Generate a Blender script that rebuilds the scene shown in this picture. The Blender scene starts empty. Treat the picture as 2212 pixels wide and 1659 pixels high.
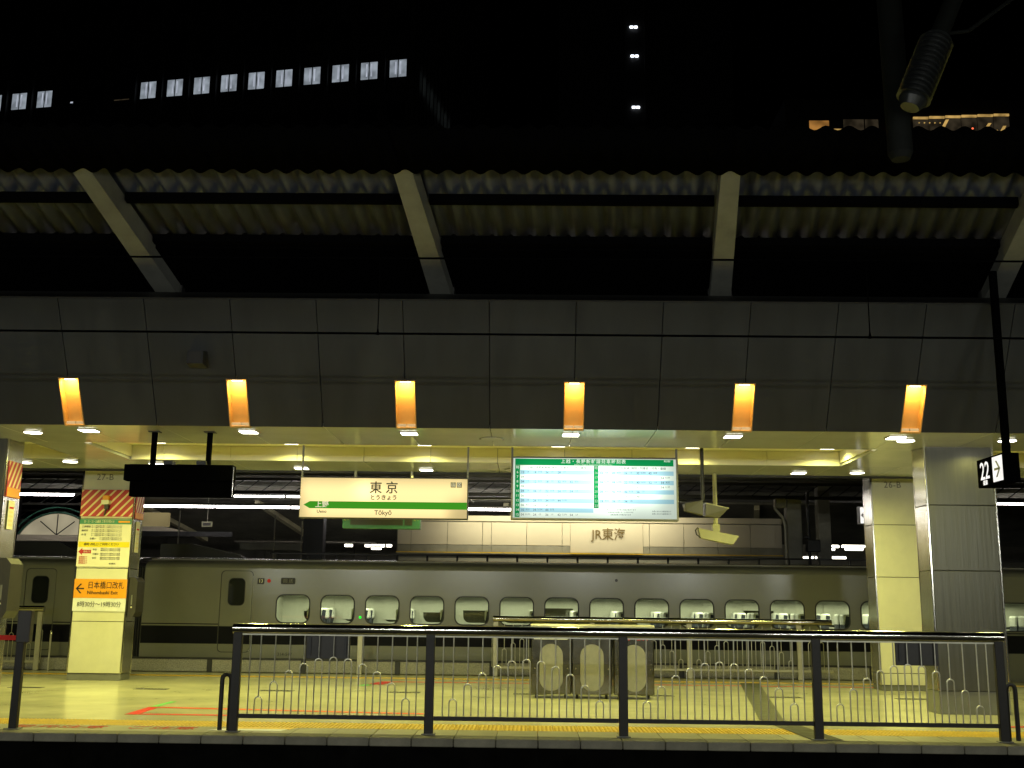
import bpy, math, random
from mathutils import Vector, Matrix

random.seed(7)
R = math.radians
SC = bpy.context.scene
COL = SC.collection

# ------------------------------------------------------------------ camera
cam_d = bpy.data.cameras.new('camera')
cam = bpy.data.objects.new('camera', cam_d)
COL.objects.link(cam)
SC.camera = cam
cam_d.sensor_width = 36.0
cam_d.lens = 36.0 * 2379.0 / 2212.0
cam_d.clip_start = 0.05
cam_d.clip_end = 1200.0
YAW, PIT, ROL = R(1.0), R(11.37), 0.0118
_f = Vector((-math.sin(YAW) * math.cos(PIT), math.cos(YAW) * math.cos(PIT), math.sin(PIT)))
_r0 = Vector((math.cos(YAW), math.sin(YAW), 0))
_u0 = _r0.cross(_f)
_r = _r0 * math.cos(ROL) + _u0 * math.sin(ROL)
_u = _u0 * math.cos(ROL) - _r0 * math.sin(ROL)
_m = Matrix((_r, _u, -_f)).transposed().to_4x4()
_m.translation = Vector((0, 0, 1.55))
cam.matrix_world = _m

# ------------------------------------------------------------------ world: night sky, moonlight
W = bpy.data.worlds.new('World')
SC.world = W
W.use_nodes = True
wn = W.node_tree.nodes
bg = wn['Background']
sky = wn.new('ShaderNodeTexSky')
sky.sky_type = 'NISHITA'
sky.sun_disc = False
sky.sun_elevation = R(-4.0)
sky.sun_rotation = R(200)
W.node_tree.links.new(sky.outputs[0], bg.inputs[0])
bg.inputs[1].default_value = 0.0015
sun_d = bpy.data.lights.new('moon', 'SUN')
sun_d.energy = 0.0008
sun_d.angle = R(0.5)
sun = bpy.data.objects.new('moon', sun_d)
sun.rotation_euler = (R(40), 0, R(160))
COL.objects.link(sun)

SC.render.engine = 'CYCLES'
SC.view_settings.view_transform = 'Standard'
SC.view_settings.look = 'None'
SC.view_settings.exposure = 0.0
SC.view_settings.gamma = 1.0
SC.view_settings.use_curve_mapping = False
SC.cycles.use_denoising = True
SC.cycles.max_bounces = 6
SC.cycles.diffuse_bounces = 3
SC.cycles.glossy_bounces = 3
SC.cycles.transmission_bounces = 4
SC.cycles.transparent_max_bounces = 10
SC.cycles.caustics_reflective = False
SC.cycles.caustics_refractive = False
SC.cycles.sample_clamp_indirect = 4.0


# ------------------------------------------------------------------ materials
def lin(r, g, b):
    return tuple(((c / 255.0) / 12.92 if c / 255.0 <= 0.04045 else ((c / 255.0 + 0.055) / 1.055) ** 2.4)
                 for c in (r, g, b))


def mat(name, col, rough=0.6, metal=0.0, noise=0.12, scale=3.0, spec=0.5, bump=0.0, bscale=40.0,
        coat=0.0, stretch=(1, 1, 1), rvar=0.0, ovar=0.0):
    """Principled surface with mottled base colour, fine relief and uneven gloss."""
    m = bpy.data.materials.new(name)
    m.use_nodes = True
    nt = m.node_tree
    N, L = nt.nodes, nt.links
    b = N['Principled BSDF']
    b.inputs['Roughness'].default_value = rough
    b.inputs['Metallic'].default_value = metal
    b.inputs['Specular IOR Level'].default_value = spec
    b.inputs['Coat Weight'].default_value = coat
    b.inputs['Coat Roughness'].default_value = 0.12
    tc = N.new('ShaderNodeTexCoord')
    mp = N.new('ShaderNodeMapping')
    mp.inputs['Scale'].default_value = stretch
    L.new(tc.outputs['Object'], mp.inputs[0])
    nz = N.new('ShaderNodeTexNoise')
    nz.inputs['Scale'].default_value = scale
    nz.inputs['Detail'].default_value = 6
    nz.inputs['Roughness'].default_value = 0.65
    L.new(mp.outputs[0], nz.inputs['Vector'])
    rmp = N.new('ShaderNodeValToRGB')
    rmp.color_ramp.elements[0].position = 0.3
    rmp.color_ramp.elements[1].position = 0.72
    rmp.color_ramp.elements[0].color = tuple(c * (1 - noise) for c in col) + (1,)
    rmp.color_ramp.elements[1].color = tuple(min(1, c * (1 + noise)) for c in col) + (1,)
    L.new(nz.outputs[0], rmp.inputs[0])
    if ovar:
        oi = N.new('ShaderNodeObjectInfo')
        mo = N.new('ShaderNodeMapRange')
        mo.inputs[3].default_value = 1 - ovar
        mo.inputs[4].default_value = 1 + ovar
        L.new(oi.outputs['Random'], mo.inputs[0])
        vm = N.new('ShaderNodeVectorMath')
        vm.operation = 'SCALE'
        L.new(rmp.outputs[0], vm.inputs[0])
        L.new(mo.outputs[0], vm.inputs['Scale'])
        L.new(vm.outputs[0], b.inputs['Base Color'])
    else:
        L.new(rmp.outputs[0], b.inputs['Base Color'])
    if rvar:
        mr = N.new('ShaderNodeMapRange')
        mr.inputs[3].default_value = max(0.02, rough - rvar)
        mr.inputs[4].default_value = rough + rvar
        L.new(nz.outputs[0], mr.inputs[0])
        L.new(mr.outputs[0], b.inputs['Roughness'])
    if bump:
        n2 = N.new('ShaderNodeTexNoise')
        n2.inputs['Scale'].default_value = bscale
        n2.inputs['Detail'].default_value = 4
        L.new(mp.outputs[0], n2.inputs['Vector'])
        bp = N.new('ShaderNodeBump')
        bp.inputs['Strength'].default_value = bump
        bp.inputs['Distance'].default_value = 0.01
        L.new(n2.outputs[0], bp.inputs['Height'])
        L.new(bp.outputs[0], b.inputs['Normal'])
    return m


def emit(name, col, s, var=0.0, scale=2.0):
    m = bpy.data.materials.new(name)
    m.use_nodes = True
    nt = m.node_tree
    N, L = nt.nodes, nt.links
    for n in list(N):
        if n.type != 'OUTPUT_MATERIAL':
            N.remove(n)
    e = N.new('ShaderNodeEmission')
    e.inputs[0].default_value = tuple(col) + (1,)
    e.inputs[1].default_value = s
    out = [n for n in N if n.type == 'OUTPUT_MATERIAL'][0]
    L.new(e.outputs[0], out.inputs[0])
    if var:
        tc = N.new('ShaderNodeTexCoord')
        nz = N.new('ShaderNodeTexNoise')
        nz.inputs['Scale'].default_value = scale
        nz.inputs['Detail'].default_value = 1
        L.new(tc.outputs['Object'], nz.inputs['Vector'])
        mr = N.new('ShaderNodeMapRange')
        mr.inputs[1].default_value = 0.3
        mr.inputs[2].default_value = 0.7
        mr.inputs[3].default_value = s * (1 - var)
        mr.inputs[4].default_value = s * (1 + var)
        L.new(nz.outputs[0], mr.inputs[0])
        L.new(mr.outputs[0], e.inputs[1])
    return m


def backlit(name, col, s, tubes, half, fall=0.30, base=0.55):
    """Backlit panel: brighter in front of the tubes that burn inside the box."""
    m = emit(name, col, s)
    nt = m.node_tree
    N, L = nt.nodes, nt.links
    e = [n for n in N if n.type == 'EMISSION'][0]
    tc = N.new('ShaderNodeTexCoord')
    sp = N.new('ShaderNodeSeparateXYZ')
    L.new(tc.outputs['Object'], sp.inputs[0])
    prev = None
    for (cx, cz, hw) in tubes:
        def math_(op, a, b=None, c=None):
            n = N.new('ShaderNodeMath')
            n.operation = op
            for k, v in enumerate((a, b, c)):
                if v is None:
                    continue
                if isinstance(v, (int, float)):
                    n.inputs[k].default_value = v
                else:
                    L.new(v, n.inputs[k])
            return n.outputs[0]
        dx = math_('SUBTRACT', math_('ABSOLUTE', math_('SUBTRACT', sp.outputs[0], cx)), hw)
        dx = math_('MAXIMUM', dx, 0.0)
        dz = math_('SUBTRACT', sp.outputs[2], cz)
        d2 = math_('ADD', math_('MULTIPLY', dx, dx), math_('MULTIPLY', dz, dz))
        g = math_('POWER', 2.718, math_('MULTIPLY', d2, -1.0 / (fall * fall)))
        prev = g if prev is None else math_('ADD', prev, g)
    out = math_('MULTIPLY', math_('ADD', math_('MULTIPLY', prev, 1 - base), base), s)
    L.new(out, e.inputs[1])
    return m


def glass(name, tint, refl=0.06, rough=0.03):
    m = bpy.data.materials.new(name)
    m.use_nodes = True
    nt = m.node_tree
    N, L = nt.nodes, nt.links
    for n in list(N):
        if n.type != 'OUTPUT_MATERIAL':
            N.remove(n)
    out = [n for n in N if n.type == 'OUTPUT_MATERIAL'][0]
    t = N.new('ShaderNodeBsdfTransparent')
    t.inputs[0].default_value = tuple(tint) + (1,)
    g = N.new('ShaderNodeBsdfGlossy')
    g.inputs['Roughness'].default_value = rough
    fr = N.new('ShaderNodeFresnel')
    fr.inputs[0].default_value = 1.52
    ad = N.new('ShaderNodeMath')
    ad.operation = 'ADD'
    ad.inputs[1].default_value = refl
    L.new(fr.outputs[0], ad.inputs[0])
    mx = N.new('ShaderNodeMixShader')
    L.new(ad.outputs[0], mx.inputs[0])
    L.new(t.outputs[0], mx.inputs[1])
    L.new(g.outputs[0], mx.inputs[2])
    L.new(mx.outputs[0], out.inputs[0])
    return m


M = {}
M['floor'] = mat('platform_stone', (0.50, 0.48, 0.33), 0.20, noise=0.17, scale=0.9, bump=0.04, bscale=90, rvar=0.07)
M['edge'] = mat('edge_concrete', (0.17, 0.16, 0.115), 0.8, noise=0.35, scale=2.5, bump=0.2, ovar=0.12)
M['tile'] = mat('edge_tile', (0.25, 0.235, 0.155), 0.45, noise=0.22, scale=3.0, bump=0.08, ovar=0.08)
M['tact'] = mat('tactile_yellow', (0.62, 0.42, 0.04), 0.5, noise=0.18, scale=6)
M['pitwall'] = mat('sooty_concrete', (0.0035, 0.0035, 0.003), 0.95, noise=0.4, scale=3, spec=0.0)  # shadow on the platform face put into a near-black base colour
M['ballast'] = mat('ballast', (0.02, 0.02, 0.019), 0.95, noise=0.5, scale=20, bump=0.5)
M['asphalt'] = mat('asphalt', (0.04, 0.04, 0.04), 0.9, noise=0.3, scale=5)
M['paint_red'] = mat('paint_red', (0.55, 0.028, 0.018), 0.6, noise=0.25, scale=6, spec=0.15)
M['paint_orange'] = mat('paint_orange', (0.60, 0.07, 0.02), 0.6, noise=0.2, scale=6, spec=0.15)
M['paint_green'] = mat('paint_green', (0.10, 0.45, 0.10), 0.5, noise=0.2, scale=6)
M['paint_yellow'] = mat('paint_yellow', (0.70, 0.45, 0.03), 0.5, noise=0.2, scale=6)
M['paint_gray'] = mat('rubber_mat_grey', (0.10, 0.10, 0.085), 0.9, noise=0.3, scale=5, spec=0.1)
M['paint_white'] = mat('paint_white', (0.7, 0.7, 0.66), 0.4, noise=0.1, scale=5)
M['grate'] = mat('cast_grate', (0.06, 0.06, 0.055), 0.6, metal=0.3)
M['ceil'] = mat('ceiling_enamel', (0.49, 0.50, 0.49), 0.13, noise=0.08, scale=1.2, spec=0.6, rvar=0.04, ovar=0.05)
M['coffer'] = mat('coffer_white', (0.74, 0.70, 0.50), 0.4, noise=0.06, scale=1.0)
M['fascia'] = mat('fascia_enamel', (0.029, 0.031, 0.031), 0.5, noise=0.22, scale=1.1, bump=0.04, bscale=9, rvar=0.14, ovar=0.08, stretch=(2.2, 0.6, 0.6))
M['joint'] = mat('joint_shadow_gap', (0.015, 0.015, 0.014), 0.8)
M['niche'] = mat('niche_lining', (0.66, 0.40, 0.12), 0.45, noise=0.08, scale=4)
M['roofsheet'] = mat('corrugated_grey', (0.035, 0.041, 0.058), 0.6, noise=0.45, scale=2.2, bump=0.05)
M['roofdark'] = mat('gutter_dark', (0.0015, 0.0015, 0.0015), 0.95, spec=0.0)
M['purlin'] = mat('purlin_steel', (0.002, 0.002, 0.002), 0.9, spec=0.0)
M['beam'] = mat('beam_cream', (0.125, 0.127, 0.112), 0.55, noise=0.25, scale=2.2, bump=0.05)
M['colwhite'] = mat('column_panel_white', (0.62, 0.60, 0.45), 0.33, noise=0.10, scale=1.2, rvar=0.08, ovar=0.03)
M['colsteel'] = mat('column_panel_stainless', (0.095, 0.093, 0.075), 0.34, metal=0.75, noise=0.14, scale=2.0, stretch=(6, 6, 0.25), rvar=0.1, bump=0.25, bscale=3.0)  # brushed steel, with the front row's weak light put into the dark base
M['chrome'] = mat('chrome_trim', (0.72, 0.70, 0.62), 0.16, metal=1.0, noise=0.06)
M['rail'] = mat('polished_rail', (0.55, 0.53, 0.47), 0.12, metal=1.0, noise=0.1, scale=8)
M['post'] = mat('post_dark_bronze', (0.016, 0.0145, 0.011), 0.5, metal=0.3, noise=0.2, scale=6)
M['bar'] = mat('bar_stainless', (0.42, 0.41, 0.33), 0.36, metal=0.8, noise=0.15, scale=10)
M['palepost'] = mat('post_pale_steel', (0.40, 0.38, 0.30), 0.4, metal=0.4, noise=0.12, scale=6)
M['dark'] = mat('dark_paint', (0.018, 0.018, 0.017), 0.5, noise=0.2)
M['black'] = mat('black_paint', (0.006, 0.006, 0.006), 0.45, noise=0.2)
M['darkgrey'] = mat('dark_grey_paint', (0.030, 0.027, 0.021), 0.5, noise=0.2)
M['ink'] = mat('ink', (0.015, 0.014, 0.012), 0.5)
M['inkgrey'] = mat('ink_grey', (0.16, 0.15, 0.12), 0.5)
M['steelgrey'] = mat('steel_grey', (0.16, 0.16, 0.145), 0.5, noise=0.15)
M['spk'] = mat('speaker_grey', (0.085, 0.08, 0.055), 0.5, noise=0.1)
M['beige'] = mat('beige_plastic', (0.36, 0.35, 0.20), 0.45, noise=0.08)
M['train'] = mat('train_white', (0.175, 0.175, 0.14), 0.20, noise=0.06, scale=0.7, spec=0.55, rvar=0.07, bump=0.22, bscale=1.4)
M['trainroof'] = mat('train_roof', (0.24, 0.23, 0.20), 0.5, noise=0.2, scale=1.2)
M['trainband'] = mat('train_band', (0.004, 0.004, 0.006), 0.55, spec=0.12)
M['rubber'] = mat('rubber', (0.012, 0.012, 0.012), 0.6)
M['seat'] = mat('seat_cloth', (0.035, 0.04, 0.06), 0.8, noise=0.3, scale=20)
M['headcloth'] = mat('head_cloth', (0.75, 0.75, 0.70), 0.7)
M['cabin'] = mat('cabin_lining', (0.60, 0.60, 0.52), 0.5, noise=0.05)
M['mesh'] = mat('mesh_panel', (0.26, 0.25, 0.22), 0.6, noise=0.55, scale=55, bump=0.3)
M['bin'] = mat('bin_stainless', (0.15, 0.145, 0.11), 0.20, metal=1.0, noise=0.12, scale=5, rvar=0.08)
M['binoval'] = mat('bin_oval_plate', (0.25, 0.24, 0.18), 0.42, metal=0.3, noise=0.15, scale=6)
M['poster'] = mat('poster_paper', (0.70, 0.66, 0.50), 0.5, noise=0.04)
M['orange'] = mat('sign_orange', (0.75, 0.30, 0.01), 0.45, noise=0.05)
M['yellow'] = mat('poster_yellow', (0.72, 0.56, 0.01), 0.5, noise=0.08)
M['green_print'] = mat('poster_green', (0.05, 0.22, 0.13), 0.5, noise=0.1)
M['redboard'] = mat('warning_red', (0.42, 0.02, 0.025), 0.45, noise=0.1)
M['stripe'] = mat('warning_cream', (0.72, 0.60, 0.30), 0.45, noise=0.06)
M['farwall'] = mat('far_wall_cream', (0.62, 0.55, 0.42), 0.5, noise=0.06, scale=0.8)
M['farroof'] = mat('far_roof_dark', (0.16, 0.16, 0.13), 0.8, noise=0.4, scale=1.0)
M['farbeam'] = mat('far_beam_cream', (0.55, 0.52, 0.34), 0.5, noise=0.15)
M['concrete'] = mat('concrete', (0.28, 0.27, 0.22), 0.8, noise=0.2, scale=2)
M['facade'] = mat('office_facade', (0.022, 0.022, 0.022), 0.6, noise=0.2, scale=0.3)
M['facaderib'] = mat('office_rib', (0.032, 0.032, 0.030), 0.55)
M['porcelain'] = mat('porcelain_grey', (0.018, 0.020, 0.020), 0.3, noise=0.15, scale=8)
M['tubegreen'] = mat('galvanised_tube', (0.0035, 0.0045, 0.0035), 0.8, noise=0.3, spec=0.2, scale=5)
M['greenrim'] = mat('arch_rim_green', (0.05, 0.16, 0.11), 0.5)
M['greenframe'] = mat('led_frame_green', (0.015, 0.085, 0.055), 0.45)
M['tubeE'] = emit('tube_white', (1.0, 0.93, 0.90), 26.0)
M['tubeFar'] = emit('tube_far_white', (1.0, 0.95, 0.78), 12.0)
M['diffE'] = emit('downlight_diffuser', (1.0, 0.96, 0.78), 9.0)
M['warmE'] = emit('niche_lamp_glow', (1.0, 0.78, 0.45), 12.0)
M['numE'] = emit('number_lightbox', (1.0, 0.97, 0.90), 1.05, 0.1, 3.0)
M['winE'] = emit('office_window_glow', (0.62, 0.70, 0.80), 0.36, 0.35, 1.3)
M['winlampE'] = emit('office_lamp', (0.74, 0.80, 0.95), 0.52, 0.3, 1.0)
M['pairE'] = emit('stair_lamp', (0.85, 0.9, 1.0), 4.0)
M['goldE'] = emit('gold_strip', (1.0, 0.62, 0.18), 0.42, 0.4, 2.0)
M['amberE'] = emit('amber_glow', (1.0, 0.45, 0.10), 0.24, 0.6, 1.0)
M['paleE'] = emit('pale_room_glow', (0.55, 0.42, 0.25), 0.045, 0.6, 1.5)
M['redE'] = emit('red_lamp', (1.0, 0.15, 0.06), 1.5)
M['greenE'] = emit('green_led', (0.02, 1.0, 0.05), 1.2)
M['cabinE'] = emit('cabin_tube', (0.85, 1.0, 0.80), 2.2)
M['glass'] = glass('train_glass', (0.84, 0.87, 0.78), 0.03)
M['darkglass'] = mat('dark_glass', (0.012, 0.014, 0.013), 0.08, noise=0.2, spec=0.6)


# ------------------------------------------------------------------ mesh helpers
class MB:
    def __init__(s):
        s.v, s.f = [], []

    def add(s, vs, fs):
        o = len(s.v)
        s.v += [tuple(p) for p in vs]
        s.f += [tuple(i + o for i in f) for f in fs]
        return s

    def box(s, x0, x1, y0, y1, z0, z1):
        x0, x1 = min(x0, x1), max(x0, x1)
        y0, y1 = min(y0, y1), max(y0, y1)
        z0, z1 = min(z0, z1), max(z0, z1)
        return s.add([(x0, y0, z0), (x1, y0, z0), (x1, y1, z0), (x0, y1, z0),
                      (x0, y0, z1), (x1, y0, z1), (x1, y1, z1), (x0, y1, z1)],
                     [(0, 3, 2, 1), (4, 5, 6, 7), (0, 1, 5, 4), (1, 2, 6, 5), (2, 3, 7, 6), (3, 0, 4, 7)])

    def bbox(s, x0, x1, y0, y1, z0, z1, b=0.01):
        """box with chamfered edges"""
        c = Vector(((x0 + x1) / 2, (y0 + y1) / 2, (z0 + z1) / 2))
        h = Vector((abs(x1 - x0) / 2, abs(y1 - y0) / 2, abs(z1 - z0) / 2))
        b = min(b, h.x * 0.9, h.y * 0.9, h.z * 0.9)
        pts, idx = [], {}
        for sx in (-1, 1):
            for sy in (-1, 1):
                for sz in (-1, 1):
                    for ax in range(3):
                        p = Vector((sx * h.x, sy * h.y, sz * h.z))
                        for k, sg in enumerate((sx, sy, sz)):
                            if k != ax:
                                p[k] -= sg * b
                        idx[(sx, sy, sz, ax)] = len(pts)
                        pts.append(c + p)
        fs = []
        for ax in range(3):
            a, d = [k for k in range(3) if k != ax]
            for sg in (-1, 1):
                q = []
                for (sa, sd) in ((-1, -1), (1, -1), (1, 1), (-1, 1)):
                    k = [0, 0, 0]
                    k[ax], k[a], k[d] = sg, sa, sd
                    q.append(idx[(k[0], k[1], k[2], ax)])
                fs.append(q)
            for sa in (-1, 1):          # edge chamfers parallel to ax
                for sd in (-1, 1):
                    q = []
                    for sx, which in ((-1, a), (1, a), (1, d), (-1, d)):
                        k = [0, 0, 0]
                        k[ax], k[a], k[d] = sx, sa, sd
                        q.append(idx[(k[0], k[1], k[2], which)])
                    fs.append(q)
        for sx in (-1, 1):
            for sy in (-1, 1):
                for sz in (-1, 1):
                    fs.append([idx[(sx, sy, sz, ax)] for ax in range(3)])
        o = len(s.v)
        s.v += [tuple(p) for p in pts]
        for f in fs:
            n = (pts[f[1]] - pts[f[0]]).cross(pts[f[2]] - pts[f[0]])
            ce = sum((pts[i] for i in f), Vector()) / len(f)
            if n.dot(ce - c) < 0:
                f = f[::-1]
            s.f.append(tuple(i + o for i in f))
        return s

    def cyl(s, p0, p1, r0, r1=None, n=12, caps=True):
        r1 = r0 if r1 is None else r1
        p0, p1 = Vector(p0), Vector(p1)
        d = (p1 - p0).normalized()
        a = d.orthogonal().normalized()
        b = d.cross(a)
        o = len(s.v)
        for p, r in ((p0, r0), (p1, r1)):
            for k in range(n):
                t = 2 * math.pi * k / n
                s.v.append(tuple(p + a * (r * math.cos(t)) + b * (r * math.sin(t))))
        for k in range(n):
            k2 = (k + 1) % n
            s.f.append((o + k, o + k2, o + n + k2, o + n + k))
        if caps:
            s.f.append(tuple(o + k for k in reversed(range(n))))
            s.f.append(tuple(o + n + k for k in range(n)))
        return s

    def tube(s, pts, r, n=8):
        """swept round tube along a polyline"""
        pts = [Vector(p) for p in pts]
        o = len(s.v)
        prev = None
        for i, p in enumerate(pts):
            if i == 0:
                d = pts[1] - pts[0]
            elif i == len(pts) - 1:
                d = pts[-1] - pts[-2]
            else:
                d = (pts[i + 1] - pts[i]).normalized() + (pts[i] - pts[i - 1]).normalized()
            d.normalize()
            a = d.orthogonal().normalized() if prev is None else (prev - d * prev.dot(d)).normalized()
            prev = a
            b = d.cross(a)
            for k in range(n):
                t = 2 * math.pi * k / n
                s.v.append(tuple(p + a * (r * math.cos(t)) + b * (r * math.sin(t))))
        for i in range(len(pts) - 1):
            for k in range(n):
                k2 = (k + 1) % n
                s.f.append((o + i * n + k, o + i * n + k2, o + (i + 1) * n + k2, o + (i + 1) * n + k))
        s.f.append(tuple(o + k for k in reversed(range(n))))
        s.f.append(tuple(o + (len(pts) - 1) * n + k for k in range(n)))
        return s

    def extrude_x(s, prof, x0, x1, closed=True):
        """profile [(y,z)] swept along x"""
        n = len(prof)
        o = len(s.v)
        for x in (x0, x1):
            s.v += [(x, y, z) for y, z in prof]
        for k in range(n if closed else n - 1):
            k2 = (k + 1) % n
            s.f.append((o + k, o + k2, o + n + k2, o + n + k))
        if closed:
            s.f.append(tuple(o + k for k in reversed(range(n))))
            s.f.append(tuple(o + n + k for k in range(n)))
        return s

    def prism_y(s, poly, y0, y1):
        """polygon [(x,z)] swept along y"""
        n = len(poly)
        o = len(s.v)
        for y in (y0, y1):
            s.v += [(x, y, z) for x, z in poly]
        for k in range(n):
            k2 = (k + 1) % n
            s.f.append((o + k, o + k2, o + n + k2, o + n + k))
        s.f.append(tuple(o + k for k in reversed(range(n))))
        s.f.append(tuple(o + n + k for k in range(n)))
        return s

    def prism_z(s, poly, z0, z1):
        n = len(poly)
        o = len(s.v)
        for z in (z0, z1):
            s.v += [(x, y, z) for x, y in poly]
        for k in range(n):
            k2 = (k + 1) % n
            s.f.append((o + k, o + k2, o + n + k2, o + n + k))
        s.f.append(tuple(o + k for k in reversed(range(n))))
        s.f.append(tuple(o + n + k for k in range(n)))
        return s

    def hexa(s, p):
        """eight corners, bottom ring 0-3 and top ring 4-7"""
        return s.add(p, [(0, 3, 2, 1), (4, 5, 6, 7), (0, 1, 5, 4), (1, 2, 6, 5), (2, 3, 7, 6), (3, 0, 4, 7)])

    def mesh(s, name, smooth=False):
        me = bpy.data.meshes.new(name)
        me.from_pydata(s.v, [], s.f)
        me.validate()
        import bmesh
        bm = bmesh.new()
        bm.from_mesh(me)
        bmesh.ops.recalc_face_normals(bm, faces=bm.faces)
        bm.to_mesh(me)
        bm.free()
        if smooth:
            me.shade_smooth()
            try:
                me.set_sharp_from_angle(angle=R(40))
            except Exception:
                pass
        return me

    def build(s, name, m, parent=None, smooth=False, loc=None):
        return link(name, s.mesh(name, smooth), m, parent, loc)


def link(name, me, m, parent=None, loc=None):
    if m is not None and not me.materials:
        me.materials.append(M[m] if isinstance(m, str) else m)
    o = bpy.data.objects.new(name, me)
    COL.objects.link(o)
    if parent is not None:
        o.parent = parent
    if loc is not None:
        o.location = loc
    return o


def thing(name, label, cat, loc=(0, 0, 0), group=None):
    o = bpy.data.objects.new(name, None)
    o.empty_display_size = 0.2
    COL.objects.link(o)
    o.location = loc
    o['label'] = label
    o['category'] = cat
    if group:
        o['group'] = group
    return o


def tag(o, label, cat, group=None):
    o['label'] = label
    o['category'] = cat
    if group:
        o['group'] = group
    return o


def structure(o):
    o['kind'] = 'structure'
    return o


def copy_tree(o, parent=None):
    c = o.copy()
    COL.objects.link(c)
    c.parent = parent
    for ch in o.children:
        copy_tree(ch, c)
    return c


def area(name, parent, loc, sx, sy, power, col, direction=(0, 0, -1), spread=180):
    d = bpy.data.lights.new(name, 'AREA')
    d.shape = 'RECTANGLE'
    d.size, d.size_y = sx, sy
    d.energy = power
    d.color = col
    d.spread = R(spread)
    o = bpy.data.objects.new(name, d)
    COL.objects.link(o)
    o.parent = parent
    o.location = loc
    o.rotation_euler = Vector(direction).to_track_quat('-Z', 'Y').to_euler()
    return o


def rrect(cx, cz, w, h, r, n=5):
    pts = []
    for (sx, sz, a0) in ((1, 1, 0), (-1, 1, 90), (-1, -1, 180), (1, -1, 270)):
        for k in range(n + 1):
            a = R(a0 + 90 * k / n)
            pts.append((cx + sx * (w / 2 - r) + r * math.cos(a), cz + sz * (h / 2 - r) + r * math.sin(a)))
    return pts


def plate(name, outline, holes, y0, thick):
    """flat plate in the XZ plane with holes, front face at y0"""
    cu = bpy.data.curves.new(name, 'CURVE')
    cu.dimensions = '2D'
    cu.fill_mode = 'BOTH'
    cu.extrude = thick / 2
    for pl in [outline] + holes:
        sp = cu.splines.new('POLY')
        sp.points.add(len(pl) - 1)
        for p, (x, z) in zip(sp.points, pl):
            p.co = (x, z, 0, 1)
        sp.use_cyclic_u = True
    ob = bpy.data.objects.new(name, cu)
    COL.objects.link(ob)
    me = bpy.data.meshes.new_from_object(ob.evaluated_get(bpy.context.evaluated_depsgraph_get()))
    bpy.data.objects.remove(ob)
    bpy.data.curves.remove(cu)
    me.transform(Matrix.Translation((0, y0 + thick / 2, 0)) @ Matrix.Rotation(R(90), 4, 'X'))
    me.name = name
    me.materials.clear()
    return me


def text_mesh(body, size, align='CENTER', depth=0.002, sx=1.0, bold=0.0, spacing=1.0):
    cu = bpy.data.curves.new('t', 'FONT')
    cu.body = body
    cu.size = size
    cu.align_x = align
    cu.align_y = 'CENTER'
    cu.extrude = depth
    cu.offset = bold
    cu.space_character = spacing
    cu.resolution_u = 2
    ob = bpy.data.objects.new('t', cu)
    COL.objects.link(ob)
    bpy.context.view_layer.update()
    me = bpy.data.meshes.new_from_object(ob.evaluated_get(bpy.context.evaluated_depsgraph_get()))
    bpy.data.objects.remove(ob)
    bpy.data.curves.remove(cu)
    me.transform(Matrix.Rotation(R(90), 4, 'X') @ Matrix.Diagonal((sx, 1, 1, 1)))
    me.materials.clear()
    return me


def text(body, size, loc, m, parent, name='lettering', align='CENTER', sx=1.0, bold=0.0, rotz=0.0, spacing=1.0):
    me = text_mesh(body, size, align, 0.002, sx, bold, spacing)
    me.name = name
    o = link(name, me, m, parent, loc)
    o.rotation_euler = (0, 0, rotz)
    return o


def arrow_poly(cx, cz, w, h, t, left=True):
    """arrow of three strokes: shaft and two barbs, as a list of quads (x,z)"""
    s = -1 if left else 1
    tip = cx + s * w / 2
    q = [[(cx - s * w / 2, cz - t / 2), (tip - s * t * 0.6, cz - t / 2), (tip - s * t * 0.6, cz + t / 2), (cx - s * w / 2, cz + t / 2)]]
    bx = tip - s * h * 0.5
    for sg in (1, -1):
        q.append([(tip, cz), (tip - s * t * 1.4, cz), (bx - s * t * 1.2, cz + sg * h / 2), (bx + s * t * 0.2, cz + sg * h / 2)])
    return q

# ================================================================== SETTING
XL, XR = -26.0, 26.0
ground = structure(MB().box(-400, 400, -120, 600, -1.62, -1.5).build('ground', 'asphalt'))
track_bed = structure(MB().box(-60, 60, 4.9, 13.62, -1.5, -1.25).build('track_bed', 'ballast'))
track_far = structure(MB().box(-60, 60, 25.55, 31.0, -1.5, -1.25).build('track_bed', 'ballast'))
near_platform = structure(MB().box(-40, 40, -9, 4.9, -1.5, 0.0).build('near_platform', 'floor'))

# ---- opposite platform: body, floor, edge slabs, tactile tiles, painted lines
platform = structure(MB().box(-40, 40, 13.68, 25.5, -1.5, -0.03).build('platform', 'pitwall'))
MB().box(-40, 40, 15.14, 25.2, -0.028, 0.0).build('floor_sheet', 'floor', platform)
MB().box(-40, 40, 25.2, 25.62, -0.16, 0.0).build('far_edge_strip', 'edge', platform)
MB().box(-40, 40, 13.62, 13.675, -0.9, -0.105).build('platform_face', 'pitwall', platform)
slab_me = MB().bbox(0.004, 0.496, 13.58, 13.90, -0.10, 0.0, 0.008).mesh('edge_slab')
tile_me = MB().bbox(0.003, 0.497, 13.904, 14.494, -0.028, 0.0, 0.004).mesh('edge_tile')
for k in range(-22, 24):
    link('edge_slab', slab_me, 'edge', platform, (k * 0.5 + 0.12, 0, 0))
    link('edge_tile', tile_me, 'tile', platform, (k * 0.5 + 0.12, 0, 0))
tm = MB().bbox(0.003, 0.317, 14.50, 14.815, -0.028, 0.0, 0.003)
for i in range(6):
    for j in range(6):
        cx, cy = 0.028 + i * 0.0525, 14.528 + j * 0.0525
        tm.cyl((cx, cy, -0.001), (cx, cy, 0.006), 0.017, 0.011, 6)
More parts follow.
